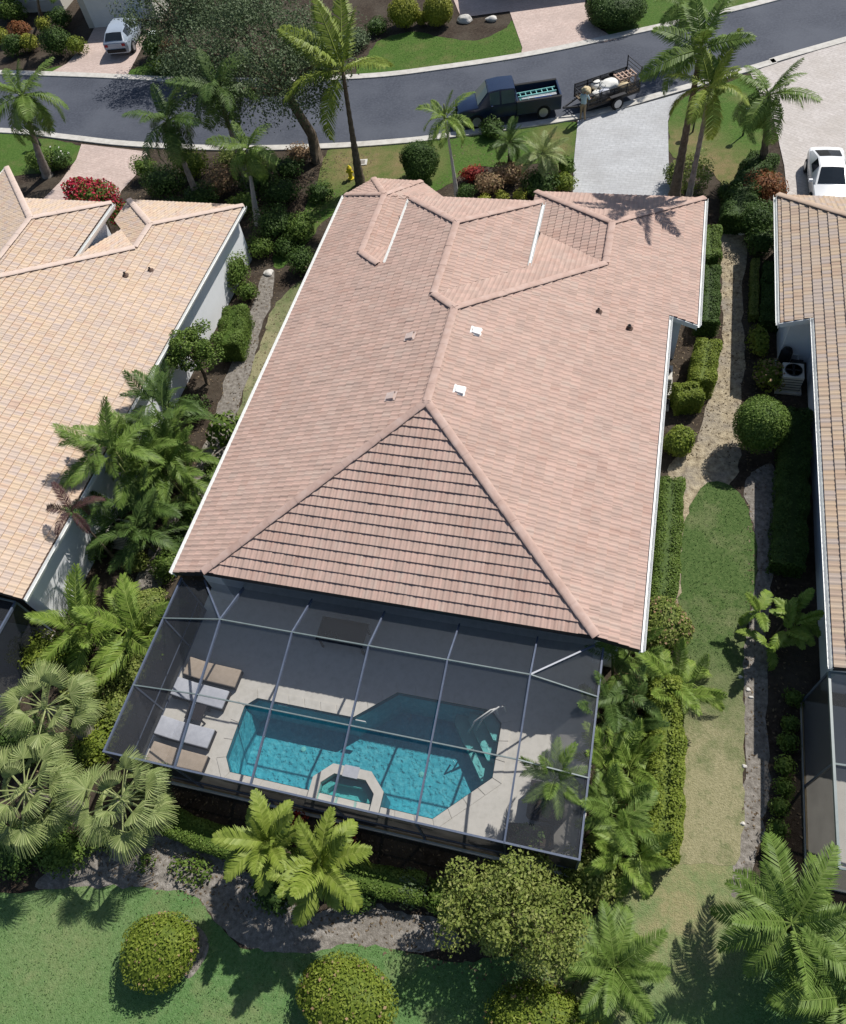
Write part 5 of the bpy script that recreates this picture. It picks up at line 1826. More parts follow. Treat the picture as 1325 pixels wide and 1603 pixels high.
palm('slim palm with a thin grey trunk before the top left house', (60, -35), 4.5, 'queen', 'frond_mid', 1.8, 12, base=(66, 30), trunk=(.08, .06), lo=-40)

# more undergrowth in the shaded beds
for px, py, zc, rr, mm, lab in [
        (408, 385, .6, .75, 'leaf_mid', 'green shrub beside the head of the grey path'),
        (385, 455, .5, .60, 'leaf_mid', 'green shrub between the white wall and the grey path'),
        (445, 385, .5, .70, 'leaf_dark', 'dark shrub between the grey path and the front lawn strip'),
        (500, 300, .4, .80, 'leaf_dark', 'low dark shrub at the left edge of the dry front lawn'),
        (380, 318, .6, .90, 'leaf_mid', 'green shrub behind the pale leaning palm trunk'),
        (470, 240, .4, .80, 'leaf_brown', 'brown ground cover at the kerb left of the big tree trunk'),
        (360, 248, .5, .90, 'leaf_olive', 'olive shrub at the near kerb under the drooping palms'),
        (225, 262, .7, .80, 'leaf_mid', 'green shrub at the right edge of the pink driveway'),
        (275, 330, .8, 1.0, 'leaf_dark', 'dark shrub right behind the small roof peak of the left house'),
        (300, 640, .6, .70, 'leaf_dark', 'dark shrub between the palm cluster and the grey path, upper one'),
        (275, 850, .5, .60, 'leaf_dark', 'dark shrub between the palm cluster and the gutter, lower one'),
        (150, 850, .5, .80, 'leaf_dark', 'dark shrub at the shaded foot of the left white wall'),
        (215, 880, .4, .60, 'leaf_olive', 'olive shrub in the open soil below the palm cluster'),
        (110, 1010, .5, .90, 'leaf_mid', 'green shrub between the feathery palms and the fan palms'),
        (140, 1075, .5, .80, 'leaf_olive', 'olive shrub right of the uppermost fan palm'),
        (20, 1330, .5, 1.0, 'leaf_dark', 'dark shrub at the left edge above the back lawn'),
        (170, 1305, .4, .70, 'leaf_mid', 'green shrub under the fan palm nearest the enclosure corner'),
        (430, 1400, .35, .70, 'leaf_dark', 'low dark plants under the pair of bright palms'),
        (560, 1400, .35, .60, 'leaf_dark', 'low dark plants right of the pair of bright palms'),
        (180, 20, .6, .70, 'leaf_mid', 'shrub at the left corner of the cream garage'),
        (555, 60, .5, 1.2, 'leaf_oak', 'grey-green shrub at the left end of the far lawn'),
        (480, 60, .6, 1.2, 'leaf_dark', 'dark shrub beneath the wide tree, behind the palm crown'),
        (590, 40, .5, .90, 'leaf_dark', 'dark shrub left of the yellow-green bushes at the top')]:
    bush(lab, px, py, zc, (rr, rr * .9, zc), mm, size=.12, clipped=False, dens=240)
# ------------------------------------------------------------------ turf blades and leaf litter
def in_poly(P, poly):
    x, y = P[:, 0], P[:, 1]
    c = np.zeros(len(P), bool)
    k = len(poly)
    for i in range(k):
        x0, y0 = poly[i]
        x1, y1 = poly[(i + 1) % k]
        if y0 == y1: continue
        t = ((y0 > y) != (y1 > y)) & (x < (x1 - x0) * (y - y0) / (y1 - y0) + x0)
        c ^= t
    return c
def scatter(poly, n, box):
    P = np.stack([rng.uniform(box[0], box[1], n), rng.uniform(box[2], box[3], n)], 1)
    return P[in_poly(P, poly)]
blades, base_z = [], []
for nm, poly, z in SHEETS:
    if nm in ('back_lawn', 'side_lawn', 'far_lawn'):
        q = np.array(poly)
        bx = (max(q[:, 0].min(), -26), min(q[:, 0].max(), 26), max(q[:, 1].min(), -14), min(q[:, 1].max(), 48))
        area = (bx[1] - bx[0]) * (bx[3] - bx[2])
        P = scatter(poly, int(area * (80 if bx[3] < 12 else 40)), bx)
        keep = np.ones(len(P), bool)
        for (cx_, cy_, rr_) in ((17.6, -3.6, 4.6), (17.3, -6.4, 3.0), (15.3, -8.6, 2.4)):
            keep &= np.hypot(P[:, 0] - cx_, P[:, 1] - cy_) > rr_
        P = P[keep]
        blades.append(np.concatenate([P, np.full((len(P), 1), z)], 1))
B = np.concatenate(blades)
n = len(B)
az = rng.uniform(0, 2 * np.pi, n)
ln = rng.uniform(.03, .075, n)
lean = rng.uniform(.2, .9, n)
d = np.stack([np.cos(az) * lean, np.sin(az) * lean, np.ones(n)], 1)
d = unit(d)
sd = np.stack([-np.sin(az), np.cos(az), np.zeros(n)], 1)
V, F = rhombs(B, B + d * ln[:, None], sd, rng.uniform(.02, .045, n), .4)
tag(link('grass', mesh_np('grass', V, F, 'grass_blade', rnd=np.repeat(rng.beta(2, 2, n), 4))), 'short blades of turf standing in the lawns', 'grass', kind='stuff')
print('grass blades', n)
L_ = [np.concatenate([np.stack([rng.uniform(a, b, k), rng.uniform(c, e, k)], 1), np.full((k, 1), .025)], 1) for a, b, c, e, k in
      [(-6, .1, -9, 0, 1500), (-5, 0, 0, 20, 1800), (15.8, 19.2, 9.5, 22, 1200), (0, 15, -9.2, -6.2, 1600), (-16, -1, 22, 29, 2600), (3, 10, 23, 31, 900), (19, 21, -5, 16, 900)]]
Q = np.concatenate(L_)
lt = leaves('leaf_litter', Q, np.tile([0, 0, 1.0], (len(Q), 1)), .10, 'litter', None, .5, .5)
tag(lt, 'dry fallen leaves scattered over the beds and paths', 'leaf litter', kind='stuff')

# ------------------------------------------------------------------ vehicles
def car(name, label, cat, loc, rz, L, st, paint, wheels, wr=.34, tw_=.22, glass='glass_dark', scale=1.0):
    """st: stations (x, half width, z bottom, z belt, half width of roof, z roof); nose at +x"""
    t = thing(name, label, cat, loc, rz)
    prof = []
    for (x, w, zb, zs, wr_, zr) in st:
        zm = zb + (zs - zb) * .55
        prof.append([(x, -w * .90, zb), (x, -w, zm), (x, -w * .965, zs), (x, -wr_, zr), (x, 0, zr + .025), (x, wr_, zr), (x, w * .965, zs), (x, w, zm), (x, w * .90, zb)])
    mb = MB()
    k = 9
    vs = [v for s_ in prof for v in s_]
    fs = []
    for i in range(len(prof) - 1):
        for j in range(k - 1):
            fs.append((i * k + j, i * k + j + 1, (i + 1) * k + j + 1, (i + 1) * k + j))
        fs.append((i * k + 8, i * k, (i + 1) * k, (i + 1) * k + 8))
    fs += [tuple(range(k)), tuple(range((len(prof) - 1) * k, len(prof) * k))]
    mb.add(vs, fs)
    body = mb.build('body', paint, t, smooth=False)
    bm = bmesh.new(); bm.from_mesh(body.data)
    bmesh.ops.recalc_face_normals(bm, faces=bm.faces)
    bmesh.ops.bevel(bm, geom=[e for e in bm.edges if e.calc_face_angle(0) > .45], offset=.03, segments=2, affect='EDGES')
    bm.to_mesh(body.data); bm.free()
    for p in body.data.polygons: p.use_smooth = True
    body.data.set_sharp_from_angle(angle=R(32))
    # glazing, proud of the cabin faces
    def pane(nm, q, ins=.08, out=.014):
        q = [Vector(v) for v in q]
        c = sum(q, Vector()) / 4
        n = (q[1] - q[0]).cross(q[3] - q[0]).normalized()
        if n.dot(c - Vector((c.x * .7, 0, .6))) < 0: n = -n
        r = [v + (c - v).normalized() * ins + n * out for v in q]
        m = MB(); m.face(r)
        m.build(nm, glass, t)
    for i in range(len(prof) - 1):
        a, b = prof[i], prof[i + 1]
        ha, hb = a[3][2] - a[2][2], b[3][2] - b[2][2]
        if ha > .25 and hb > .25:
            pane('side_window', [a[2], b[2], b[3], a[3]])
            pane('side_window', [a[6], b[6], b[5], a[5]])
        elif (ha > .25) != (hb > .25):
            g6 = [Vector(q) for q in (a[3], b[3], b[4], b[5], a[5], a[4])]
            c6 = sum(g6, Vector()) / 6
            n6 = (g6[2] - g6[0]).cross(g6[4] - g6[0]).normalized()
            if n6.z < 0: n6 = -n6
            r6 = [v_ + (c6 - v_) * .10 + n6 * .022 for v_ in g6]
            m6 = MB(); m6.add(r6, [(0, 1, 2, 5), (5, 2, 3, 4)])
            m6.build('windshield' if st[i][0] > 0 else 'rear_window', glass, t)
    # wheels
    for wx in wheels:
        for sy in (-1, 1):
            w = max(s_[1] for s_ in st) - tw_ / 2 + .01
            tyre = MB(); tyre.tube([(wx, sy * (w - tw_ / 2), wr), (wx, sy * (w + tw_ / 2), wr)], wr, 18)
            ty = tyre.build('wheel', 'rubber', t)
            rim = MB(); rim.tube([(wx, sy * (w + tw_ / 2 - .01), wr), (wx, sy * (w + tw_ / 2 + .012), wr)], wr * .64, 14)
            rim.build('rim', 'rim_metal', ty)
    x0, x1 = st[0][0], st[-1][0]
    lo, hi = min(x0, x1), max(x0, x1)
    zb = st[0][2]
    for sy in (-1, 1):
        w = st[-1][1] if x1 > x0 else st[0][1]
        h = MB(); h.box((hi - .02, sy * w * .72, st[-1][3] - .12), (.10, .34, .15)); h.build('headlight', 'lamp_glass', t, bevel=.02)
        h = MB(); h.box((lo + .02, sy * st[0][1] * .78, st[0][3] - .10), (.10, .24, .16)); h.build('tail_light', 'lamp_red', t, bevel=.02)
        m = MB(); m.box((hi * .36, sy * (max(s_[1] for s_ in st) + .09), st[len(st) // 2][3] + .05), (.12, .2, .14)); m.build('mirror', paint, t, bevel=.02)
    for xx, nm in ((hi + .03, 'front_bumper'), (lo - .03, 'rear_bumper')):
        m = MB(); m.box((xx, 0, zb + .18), (.10, st[0][1] * 1.7, .2)); m.build(nm, 'black_plastic', t, bevel=.02)
    return t

def ang(p, q): return math.atan2(q.y - p.y, q.x - p.x)
# white sedan, nose towards the house
p = at(1297, 262, .5)
sedan = car('parked_car', 'white sedan parked on the right driveway', 'car', (p.x - .12, p.y - 1.0, .045), R(-88), 4.7,
    [(-2.30, .72, .30, .86, .64, .88), (-2.05, .84, .24, .98, .70, 1.0), (-1.75, .88, .22, 1.0, .68, 1.04), (-.60, .89, .22, .98, .60, 1.40), (.25, .89, .22, .95, .60, 1.41),
     (1.15, .88, .22, .92, .74, .95), (1.9, .84, .24, .82, .70, .84), (2.35, .68, .30, .66, .54, .68)], 'paint_white', (-1.45, 1.45))
sedan.scale = (.93, .93, .93)
# silver wagon on the far left driveway, tail towards the road
p, q = at(180, 92, 0), at(214, 42, 0)
car('parked_car', 'silver crossover car parked on the far left driveway', 'car', ((p.x + q.x) / 2 + .3, (p.y + q.y) / 2 - .1, .045), R(100), 4.5,
    [(-2.25, .80, .36, .98, .74, 1.0), (-2.15, .88, .30, 1.02, .72, 1.10), (-1.65, .92, .26, 1.04, .62, 1.46), (-.6, .93, .26, 1.04, .64, 1.54), (.35, .93, .26, 1.02, .62, 1.48),
     (1.15, .92, .26, 1.0, .80, 1.04), (1.9, .88, .28, .92, .76, .95), (2.25, .76, .34, .76, .62, .78)], 'paint_silver', (-1.4, 1.4), .36)
# pickup at the kerb, nose to the left
ka, kb = Vector((2.6, 30.85, 0)), Vector((9.8, 33.05, 0))
kd = (ka - kb).normalized()
kn = Vector((kd.y, -kd.x, 0))
if kn.y < 0: kn = -kn
pc = ka + (kb - ka) * .50 + kn * 1.25
PZ = math.atan2(kd.y, kd.x)
truck = car('pickup_truck', 'dark blue pickup truck with a ladder and tools in its bed', 'pickup truck', (pc.x, pc.y, .025), PZ, 5.8,
    [(-.35, .95, .42, 1.12, .80, 1.16), (-.28, .96, .42, 1.14, .72, 1.86), (.55, .97, .42, 1.14, .72, 1.90), (1.2, .97, .42, 1.14, .72, 1.84), (1.85, .96, .42, 1.13, .84, 1.17), (2.6, .95, .42, 1.08, .84, 1.12), (2.95, .88, .48, .96, .74, .98)],
    'paint_navy', (-1.85, 1.95), .40, .26, 'glass_light')
# cargo bed
def part_box(nm, m, par, c, s_, **kw):
    b = MB(); b.box(c, s_); return b.build(nm, m, par, **kw)
bed = part_box('bed_floor', 'black_plastic', truck, (-1.60, 0, .62), (2.45, 1.62, .08))
for sy in (-1, 1):
    part_box('bed_side', 'paint_navy', truck, (-1.60, sy * .90, .80), (2.5, .16, .72), bevel=.03)
    part_box('bed_rail', 'black_plastic', truck, (-1.60, sy * .90, 1.175), (2.5, .17, .03))
part_box('tailgate', 'paint_navy', truck, (-2.84, 0, .84), (.10, 1.64, .66), bevel=.02)
part_box('bed_front', 'paint_navy', truck, (-.42, 0, .84), (.08, 1.64, .64))
part_box('chassis', 'black_plastic', truck, (-1.5, 0, .46), (2.7, 1.2, .2))
# things in the bed
def in_truck(x, y, z):
    c, s_ = math.cos(PZ), math.sin(PZ)
    return (pc.x + c * x - s_ * y, pc.y + s_ * x + c * y, .025 + z)
lad = thing('folding_ladder', 'pale teal ladder lying in the bed of the blue pickup', 'ladder', in_truck(-1.6, -.1, 1.02), PZ + R(4))
for sy in (-.2, .2):
    part_box('side_rail', 'teal_paint', lad, (0, sy, 0), (2.2, .06, .08))
for i in range(7):
    part_box('rung', 'teal_paint', lad, (-.93 + i * .31, 0, 0), (.05, .36, .04))
tb = thing('plastic_crate', 'blue plastic crate in the bed of the pickup, on the kerb side', 'crate', in_truck(-1.9, .52, .67), PZ)
part_box('floor', 'blue_plastic', tb, (0, 0, .02), (.9, .42, .03))
for c, s_ in (((0, .2, .16), (.9, .03, .3)), ((0, -.2, .16), (.9, .03, .3)), ((.44, 0, .16), (.03, .38, .3)), ((-.44, 0, .16), (.03, .38, .3))):
    part_box('side', 'blue_plastic', tb, c, s_)
tb = thing('plastic_crate', 'teal plastic bin in the bed of the pickup, behind the cab', 'crate', in_truck(-.85, .45, .67), PZ)
part_box('floor', 'teal_paint', tb, (0, 0, .02), (.5, .5, .03))
for c, s_ in (((0, .24, .16), (.5, .03, .3)), ((0, -.24, .16), (.5, .03, .3)), ((.24, 0, .16), (.03, .46, .3)), ((-.24, 0, .16), (.03, .46, .3))):
    part_box('side', 'teal_paint', tb, c, s_)
pi = thing('pipe_bundle', 'pale pipes lying along the pickup bed', 'pipes', in_truck(-1.7, .1, .95), PZ)
for k_ in range(4):
    b = MB(); b.tube([(-1.0, .07 * k_, .02 * (k_ % 2)), (1.0, .07 * k_ + .03, .02 * (k_ % 2))], .03, 8); b.build('pipe', 'lamp_glass', pi)
# trailer behind the pickup
tr_c = ka + (kb - ka) * 1.24 + kn * 1.15
td = (Vector((9.8, 33.05, 0)) - Vector((15.05, 35.95, 0))).normalized()
TZ = math.atan2(td.y, td.x) + R(6)
def in_tr(x, y, z):
    c, s_ = math.cos(TZ), math.sin(TZ)
    return (tr_c.x + c * x - s_ * y, tr_c.y + s_ * x + c * y, .025 + z)
trl = thing('utility_trailer', 'open utility trailer with mesh sides loaded with garden gear behind the pickup', 'trailer', (tr_c.x, tr_c.y, .025), TZ)
part_box('deck', 'trunk_brown', trl, (0, 0, .52), (3.3, 1.6, .06))
for sy in (-1, 1):
    part_box('chassis_rail', 'dark_metal', trl, (0, sy * .78, .46), (3.3, .08, .10))
    for z in (.72, .92, 1.12):
        part_box('side_rail', 'dark_metal', trl, (0, sy * .80, z), (3.3, .04, .04))
    for x in (-1.62, -.81, 0, .81, 1.62):
        part_box('stake', 'dark_metal', trl, (x, sy * .80, .84), (.05, .05, .62))
    b = MB(); b.tube([(-.1, sy * .95, .36), (-.1, sy * 1.13, .36)], .36, 18); w_ = b.build('wheel', 'rubber', trl)
    b = MB(); b.tube([(-.1, sy * 1.12, .36), (-.1, sy * 1.15, .36)], .23, 14); b.build('rim', 'rim_metal', w_)
    part_box('mudguard', 'dark_metal', trl, (-.1, sy * 1.03, .80), (.95, .26, .04))
    mb = MB(); mb.face([(-1.62, sy * .80, .54), (1.62, sy * .80, .54), (1.62, sy * .80, 1.12), (-1.62, sy * .80, 1.12)]); mb.build('side_mesh', 'screen_trailer', trl)
for x in (1.64,):
    for z in (.72, .95):
        part_box('front_rail', 'dark_metal', trl, (x, 0, z), (.04, 1.56, .04))
b = MB(); b.bar((1.62, -.5, .48), (2.75, 0, .48), .08, .08); b.bar((1.62, .5, .48), (2.75, 0, .48), .08, .08); b.build('drawbar', 'dark_metal', trl)
# rear ramp standing upright
ramp = part_box('ramp_frame', 'dark_metal', trl, (-1.66, -.74, 1.15), (.05, .05, 1.3))
part_box('ramp_frame', 'dark_metal', trl, (-1.66, .74, 1.15), (.05, .05, 1.3))
for k_ in range(7):
    part_box('ramp_bar', 'dark_metal', trl, (-1.66, 0, .55 + .2 * k_), (.03, 1.46, .03))
# load
def sack(x, y, z, s_, m, label, rz=0):
    t = thing('sack', label, 'sack', in_tr(x, y, z), TZ + rz, 'load on the trailer')
    c = bmesh.new(); bmesh.ops.create_icosphere(c, subdivisions=3, radius=1)
    for v in c.verts:
        d = v.co
        q = Vector((math.copysign(abs(d.x) ** .7, d.x), math.copysign(abs(d.y) ** .7, d.y), math.copysign(abs(d.z) ** .8, d.z)))
        v.co = Vector((q.x * s_[0], q.y * s_[1], s_[2] + q.z * s_[2])) * (1 + .05 * math.sin(7 * d.x + 5 * d.y))
    me = bpy.data.meshes.new('fabric'); c.to_mesh(me); c.free()
    for f in me.polygons: f.use_smooth = True
    me.materials.append(MATS[m]); link('fabric', me, t)
    b = MB(); b.tube([(s_[0] * .8, 0, s_[2]), (s_[0] * 1.05, 0, s_[2] * 1.1)], [.09, .05], 8); b.build('tied_neck', m, t)
sack(-.05, .1, .78, (.55, .42, .22), 'sack_white', 'large white sack lying on top of the trailer load')
sack(-.1, .05, .55, (.62, .5, .14), 'sack_white', 'flat off-white sack beneath the large white one on the trailer')
sack(.45, -.35, .72, (.34, .28, .2), 'sack_white', 'off-white sack at the kerb side of the trailer load', .3)
sack(-.75, .45, .6, (.36, .26, .22), 'straw', 'cream sack on the road side of the trailer near the lattice', .1)
sack(.5, .5, .60, (.34, .24, .24), 'cushion_grey', 'grey sack on the road side of the trailer', .2)
sack(.85, .35, .55, (.32, .28, .22), 'sack_white', 'small white sack near the front of the trailer', .5)
sack(1.25, -.1, .55, (.28, .24, .30), 'straw', 'cream round bag at the front of the trailer', .9)
def mower(x, y, label):
    t = thing('lawn_mower', label, 'mower', in_tr(x, y, .55), TZ)
    part_box('deck', 'sack_yellow', t, (0, 0, .2), (.62, .5, .16), bevel=.03)
    part_box('engine', 'black_plastic', t, (.02, 0, .36), (.28, .26, .18), bevel=.02)
    for sx in (-.24, .24):
        for sy in (-.26, .26):
            b = MB(); b.tube([(sx, sy - .03, .1), (sx, sy + .03, .1)], .1, 12); b.build('wheel', 'rubber', t)
    b = MB(); b.tube([(-.25, -.2, .25), (-.75, -.2, .8), (-.75, .2, .8), (-.25, .2, .25)], .015, 6); b.build('handle', 'dark_metal', t)
mower(1.25, .45, 'yellow lawn mower at the front of the trailer')
pal = thing('wooden_lattice', 'pinkish wooden crate frame with square openings at the rear of the trailer', 'crate', in_tr(-1.1, .0, .55), TZ)
for y in (-.3, 0, .3):
    part_box('slat', 'wood_pale', pal, (0, y, .62), (1.1, .07, .05))
for x in (-.52, -.26, 0, .26, .52):
    part_box('cross_slat', 'wood_pale', pal, (x, 0, .66), (.07, .68, .04))
for x in (-.5, .5):
    for y in (-.3, .3):
        part_box('corner_post', 'wood_pale', pal, (x, y, .30), (.07, .07, .60))
for k_, (x, y, z, mm, lab) in enumerate([(.45, -.45, .55, 'black_plastic', 'black bin at the kerb side of the trailer'), (-.6, -.5, .55, 'black_plastic', 'black bin near the wheel of the trailer')]):
    t = thing('plastic_bin', lab, 'bin', in_tr(x, y, z), TZ)
    b = MB(); b.lathe((0, 0, 0), [(.2, 0), (.26, .55), (.28, .55), (.28, .58), (.24, .58), (.18, .04)], 14); b.build('tub', mm, t)
    b = MB(); b.tube([(.26, 0, .5), (.32, 0, .42), (.26, 0, .34)], .015, 6); b.build('handle', mm, t)

# ------------------------------------------------------------------ the worker beside the trailer
def person(label, loc, rz):
    root = thing('person', label, 'person', loc, rz)
    J = {}
    V, E, Rr = [], [], []
    def v(nm, co, r, par=None):
        J[nm] = len(V); V.append(co); Rr.append(r)
        if par is not None: E.append((J[par], J[nm]))
    # faces +x; reaching forward over the trailer side
    v('pelvis', (0, 0, .96), (.155, .12))
    v('waist', (.02, 0, 1.10), (.14, .105), 'pelvis')
    v('chest', (.06, 0, 1.32), (.17, .12), 'waist')
    v('neck', (.10, 0, 1.48), (.06, .06), 'chest')
    v('chin', (.12, 0, 1.56), (.07, .075), 'neck')
    v('head', (.125, 0, 1.66), (.085, .10), 'chin')
    v('crown', (.12, 0, 1.74), (.065, .08), 'head')
    for s_, sn in ((1, 'l'), (-1, 'r')):
        v('sh' + sn, (.07, s_ * .19, 1.41), (.065, .065), 'chest')
        v('el' + sn, (.20, s_ * .26, 1.16), (.048, .048), 'sh' + sn)
        v('wr' + sn, (.42, s_ * .22, 1.06), (.033, .033), 'el' + sn)
        v('pa' + sn, (.50, s_ * .20, 1.04), (.040, .022), 'wr' + sn)
        for k, (dy, ln) in enumerate(((-.033, .070), (-.011, .082), (.011, .076), (.033, .060))):
            v('k%d' % k + sn, (.54, s_ * .20 + dy, 1.035), (.0095, .0095), 'pa' + sn)
            v('m%d' % k + sn, (.54 + ln * .6, s_ * .20 + dy * 1.1, 1.018), (.009, .009), 'k%d' % k + sn)
            v('t%d' % k + sn, (.54 + ln * .85, s_ * .20 + dy * 1.1, .985), (.0075, .0075), 'm%d' % k + sn)
        v('th1' + sn, (.49, s_ * .155, 1.03), (.010, .010), 'pa' + sn)
        v('th2' + sn, (.525, s_ * .135, 1.015), (.009, .009), 'th1' + sn)
        v('hi' + sn, (0, s_ * .095, .90), (.10, .10), 'pelvis')
        v('kn' + sn, (.03 * s_, s_ * .11, .50), (.065, .065), 'hi' + sn)
        v('an' + sn, (-.03 * s_, s_ * .12, .09), (.046, .046), 'kn' + sn)
        v('to' + sn, (.13 - .03 * s_, s_ * .14, .045), (.040, .034), 'an' + sn)
    me = bpy.data.meshes.new('body')
    me.from_pydata(V, E, [])
    o = link('body', me, root)
    sm = o.modifiers.new('skin', 'SKIN')
    sm.use_smooth_shade = True
    for i, r in enumerate(Rr):
        me.skin_vertices[0].data[i].radius = r
    me.skin_vertices[0].data[0].use_root = True
    ss = o.modifiers.new('sub', 'SUBSURF'); ss.levels = 2; ss.render_levels = 2
    dg = bpy.context.evaluated_depsgraph_get()
    dg.update()
    nm = bpy.data.meshes.new_from_object(o.evaluated_get(dg))
    o.modifiers.clear()
    o.data = nm
    nm.materials.clear()
    for m in ('cloth_khaki', 'cloth_blue', 'skin', 'rubber'): nm.materials.append(MATS[m])
    for f in nm.polygons:
        c = f.center
        f.material_index = 3 if c.z < .09 else 0 if c.z < 1.0 and c.x < .3 else 2 if (c.z > 1.485 or c.x > .24) else 1
        f.use_smooth = True
    h = MB(); h.lathe((.122, 0, 1.70), [(.22, -.01), (.23, 0), (.125, .025), (.115, .10), (.07, .125), (.01, .13)], 18); h.build('hat', 'straw', root, smooth=True)
    for sy in (-.032, .032):
        b = MB(); b.lathe((.205, sy, 1.655), [(.004, -.010), (.012, 0), (.004, .010)], 8); b.build('eye', 'hair_dark', root)
    b = MB(); b.add([(.215, -.014, 1.61), (.215, .014, 1.61), (.245, 0, 1.615), (.205, 0, 1.655)], [(0, 1, 2), (0, 2, 3), (1, 3, 2), (0, 3, 1)]); b.build('nose', 'skin', root)
    b = MB(); b.box((.205, 0, 1.575), (.012, .045, .010)); b.build('mouth', 'skin', root)
    for sy in (-1, 1):
        b = MB(); b.lathe((.12, sy * .10, 1.64), [(.006, -.03), (.016, 0), (.006, .03)], 8); b.build('ear', 'skin', root)
    b = MB(); b.lathe((.105, 0, 1.60), [(.075, 0), (.092, .05), (.09, .10)], 12); b.build('hair', 'hair_dark', root, smooth=True)
    return root
wp = at(912, 190, 0)
person('worker in khaki trousers, pale blue shirt and hat, standing beside the trailer', (wp.x, wp.y, .045), R(75))

# ------------------------------------------------------------------ street furniture
def hydrant(px, py):
    p = at(px, py, 0)
    t = thing('fire_hydrant', 'yellow fire hydrant on the dry front lawn beside the tall palm', 'hydrant', (p.x, p.y, .012))
    b = MB(); b.lathe((0, 0, 0), [(.17, 0), (.17, .05), (.11, .06), (.11, .55), (.15, .56), (.15, .61), (.13, .68), (.06, .76), (.03, .80)], 14); b.build('barrel', 'hydrant_yellow', t, smooth=False)
    for a in (0, 90, 180):
        b = MB(); c, s_ = math.cos(R(a)), math.sin(R(a)); b.tube([(.09 * c, .09 * s_, .42), (.20 * c, .20 * s_, .42)], .065, 10); b.build('nozzle', 'hydrant_yellow', t)
hydrant(550, 280)
def mailbox(px, py):
    p = at(px, py, 0)
    t = thing('mailbox', 'dark mailbox on a post at the upper left kerb', 'mailbox', (p.x, p.y, 0))
    b = MB(); b.box((0, 0, .55), (.10, .10, 1.1)); b.build('post', 'dark_metal', t)
    b = MB(); b.add([(x, y, z) for x in (-.28, .28) for y, z in ((-.12, 1.1), (.12, 1.1), (.12, 1.25), (.07, 1.34), (-.07, 1.34), (-.12, 1.25))],
                    [(0, 1, 2, 3, 4, 5), (11, 10, 9, 8, 7, 6)] + [(i, (i + 1) % 6, 6 + (i + 1) % 6, 6 + i) for i in range(6)]); b.build('box', 'dark_metal', t)
    b = MB(); b.box((.05, -.135, 1.28), (.03, .01, .14)); b.build('flag', 'lamp_red', t)
mailbox(64, 228)
def lamp_post(px, py, label, h=1.5):
    c = at(px, py, h)
    t = thing('garden_lamp', label, 'lamp', (c.x, c.y, 0))
    b = MB(); b.tube([(0, 0, 0), (0, 0, h - .15)], [.05, .035], 10); b.build('post', 'dark_metal', t)
    b = MB(); b.lathe((0, 0, h - .17), [(.06, 0), (.15, .08), (.17, .17), (.15, .26), (.06, .34)], 14); b.build('globe', 'globe_white', t, smooth=True)
    b = MB(); b.lathe((0, 0, h + .17), [(.07, 0), (.02, .05)], 10); b.build('finial', 'dark_metal', t)
lamp_post(1093, 164, 'white globe lamp on the verge lawn beside the tall palm trunks')
lamp_post(1174, 169, 'white globe lamp on the verge lawn nearer the drooping palm')
ub = at(245, 72, 0)
t = thing('utility_box', 'pale green utility box beside the far left driveway', 'utility box', (ub.x, ub.y, 0), R(15))
part_box('cabinet', 'utility_green', t, (0, 0, .45), (.5, .45, .8), bevel=.03)
part_box('lid', 'globe_white', t, (0, 0, .88), (.55, .5, .06))
part_box('plinth', 'concrete', t, (0, 0, .03), (.7, .65, .06))
def rock(px, py, s_, label, m='rock_white'):
    p = at(px, py, 0)
    c = bmesh.new(); bmesh.ops.create_icosphere(c, subdivisions=3, radius=1)
    r = random.Random(px)
    ph = [r.uniform(0, 6) for _ in range(4)]
    for v in c.verts:
        d = v.co.copy()
        f = 1 + .16 * math.sin(3 * d.x + ph[0]) + .12 * math.sin(4 * d.y + ph[1]) + .10 * math.sin(5 * d.z + ph[2])
        v.co = Vector((d.x * s_[0] * f, d.y * s_[1] * f, max(-.02, d.z * s_[2] * f + s_[2] * .5)))
    me = bpy.data.meshes.new('boulder'); c.to_mesh(me); c.free()
    me.materials.append(MATS[m])
    tag(link('boulder', me, None, (p.x, p.y, 0)), label, 'rock', 'rocks across the road')
rock(727, 34, (.45, .32, .28), 'white boulder at the corner of the far pink driveway')
rock(769, 32, (.38, .25, .2), 'smaller grey-white boulder on the far mulch bed, right of the other')
for px, py, lab in [(420, 428, 'pale stone at the head of the grey path between the houses'), (1162, 365, 'pale stone at the top of the dry path by the garage')]:
    rock(px, py, (.25, .2, .12), lab)
for i, (px, py) in enumerate([(1160, 1060), (1172, 1080), (1176, 1092), (1166, 1200), (1163, 1290)]):
    rock(px, py, (.07, .06, .04), ['topmost', 'second', 'third', 'fourth', 'lowest'][i] + ' small pale stone on the gravel strip by the side lawn')
cv = at(565, 255, 0)
t = thing('meter_cover', 'small concrete meter cover on the dry front lawn, above the hydrant', 'utility cover', (cv.x, cv.y, .016), R(10))
part_box('frame', 'concrete', t, (0, 0, .02), (.75, .55, .04))
part_box('lid', 'paver_joint', t, (0, 0, .045), (.5, .35, .012))
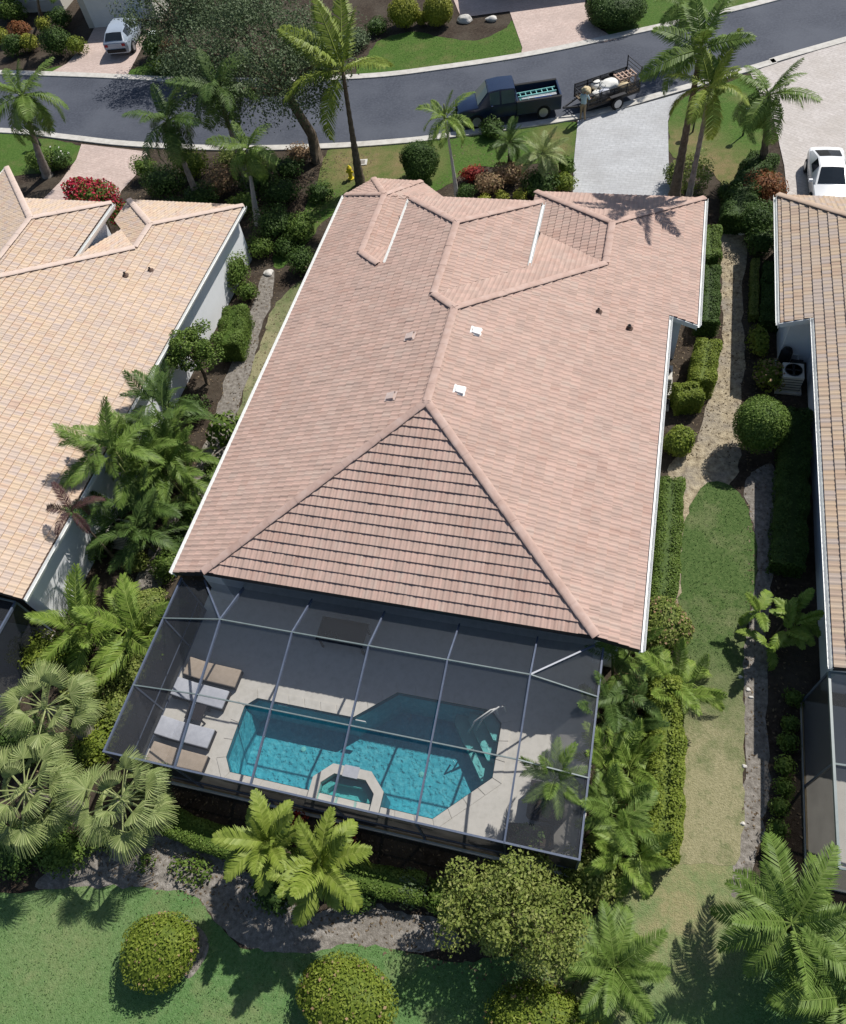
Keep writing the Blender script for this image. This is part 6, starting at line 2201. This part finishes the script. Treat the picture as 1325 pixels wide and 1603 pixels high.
# ------------------------------------------------------------------ houses across the road
def far_house(label, a, b, depth, h, roofh, garage=True, rz=None, shade=0):
    """simple hip-roofed house whose street wall runs from a to b"""
    a, b = Vector(a), Vector(b)
    d = (b - a); L = d.length; rz = math.atan2(d.y, d.x)
    t = thing('far_house', label, 'house', (a.x, a.y, 0), rz)
    m = MB(); m.prism([(0, 0), (L, 0), (L, depth), (0, depth)], 0, h); w = m.build('wall', 'stucco_cream', t)
    o = .6
    m = MB()
    e = [(-o, -o, h), (L + o, -o, h), (L + o, depth + o, h), (-o, depth + o, h)]
    k = min(L, depth) / 2 + o
    if L >= depth: r = [(-o + k, depth / 2, h + roofh), (L + o - k, depth / 2, h + roofh)]
    else: r = [(L / 2, -o + k, h + roofh), (L / 2, depth + o - k, h + roofh)]
    V = e + r
    F = [(0, 1, 5, 4), (1, 2, 5), (2, 3, 4, 5), (3, 0, 4)] if L >= depth else [(0, 1, 4), (1, 2, 5, 4), (2, 3, 5), (3, 0, 4, 5)]
    m.add(V, F); m.add([(x, y, z - .12) for x, y, z in e], [(0, 1, 2, 3)])
    for i in range(4):
        j = (i + 1) % 4
        m.add([e[i], e[j], (e[j][0], e[j][1], h - .2), (e[i][0], e[i][1], h - .2)], [(0, 1, 2, 3)])
    m.build('roof', 'cap_left', t)
    if garage:
        g_ = part_box('garage_door', 'white_metal', t, (L * .5, -.03, 1.15), (min(4.9, L - 1.0), .05, 2.3))
        for i in range(4):
            part_box('door_panel', 'white_metal', g_, (L * .5, -.065, .3 + .57 * i), (min(4.8, L - 1.1), .02, .5))
    else:
        for x in (L * .3, L * .7):
            f = part_box('window', 'white_metal', t, (x, -.04, 1.5), (1.5, .06, 1.4))
            part_box('pane', 'glass_dark', f, (x - .36, -.075, 1.5), (.66, .02, 1.25))
            part_box('pane', 'glass_dark', f, (x + .36, -.075, 1.5), (.66, .02, 1.25))
    return t
a, b = at(140, 44, 0), at(250, 36, 0)
far_house('cream garage wing of the house behind the silver car at the top left', (a.x, a.y, 0), (b.x, b.y, 0), 8, 2.9, 1.5)
a, b = at(20, 26, 0), at(96, 22, 0)
far_house('house front with dark windows at the top left corner', (a.x - 2, a.y + .4, 0), (b.x, b.y + .6, 0), 8, 2.9, 1.5, False)
far_house('house at the top whose shadow falls across the far pink driveway', (2.4, 47.2, 0), (12.4, 49.9, 0), 9, 3.0, 1.9)
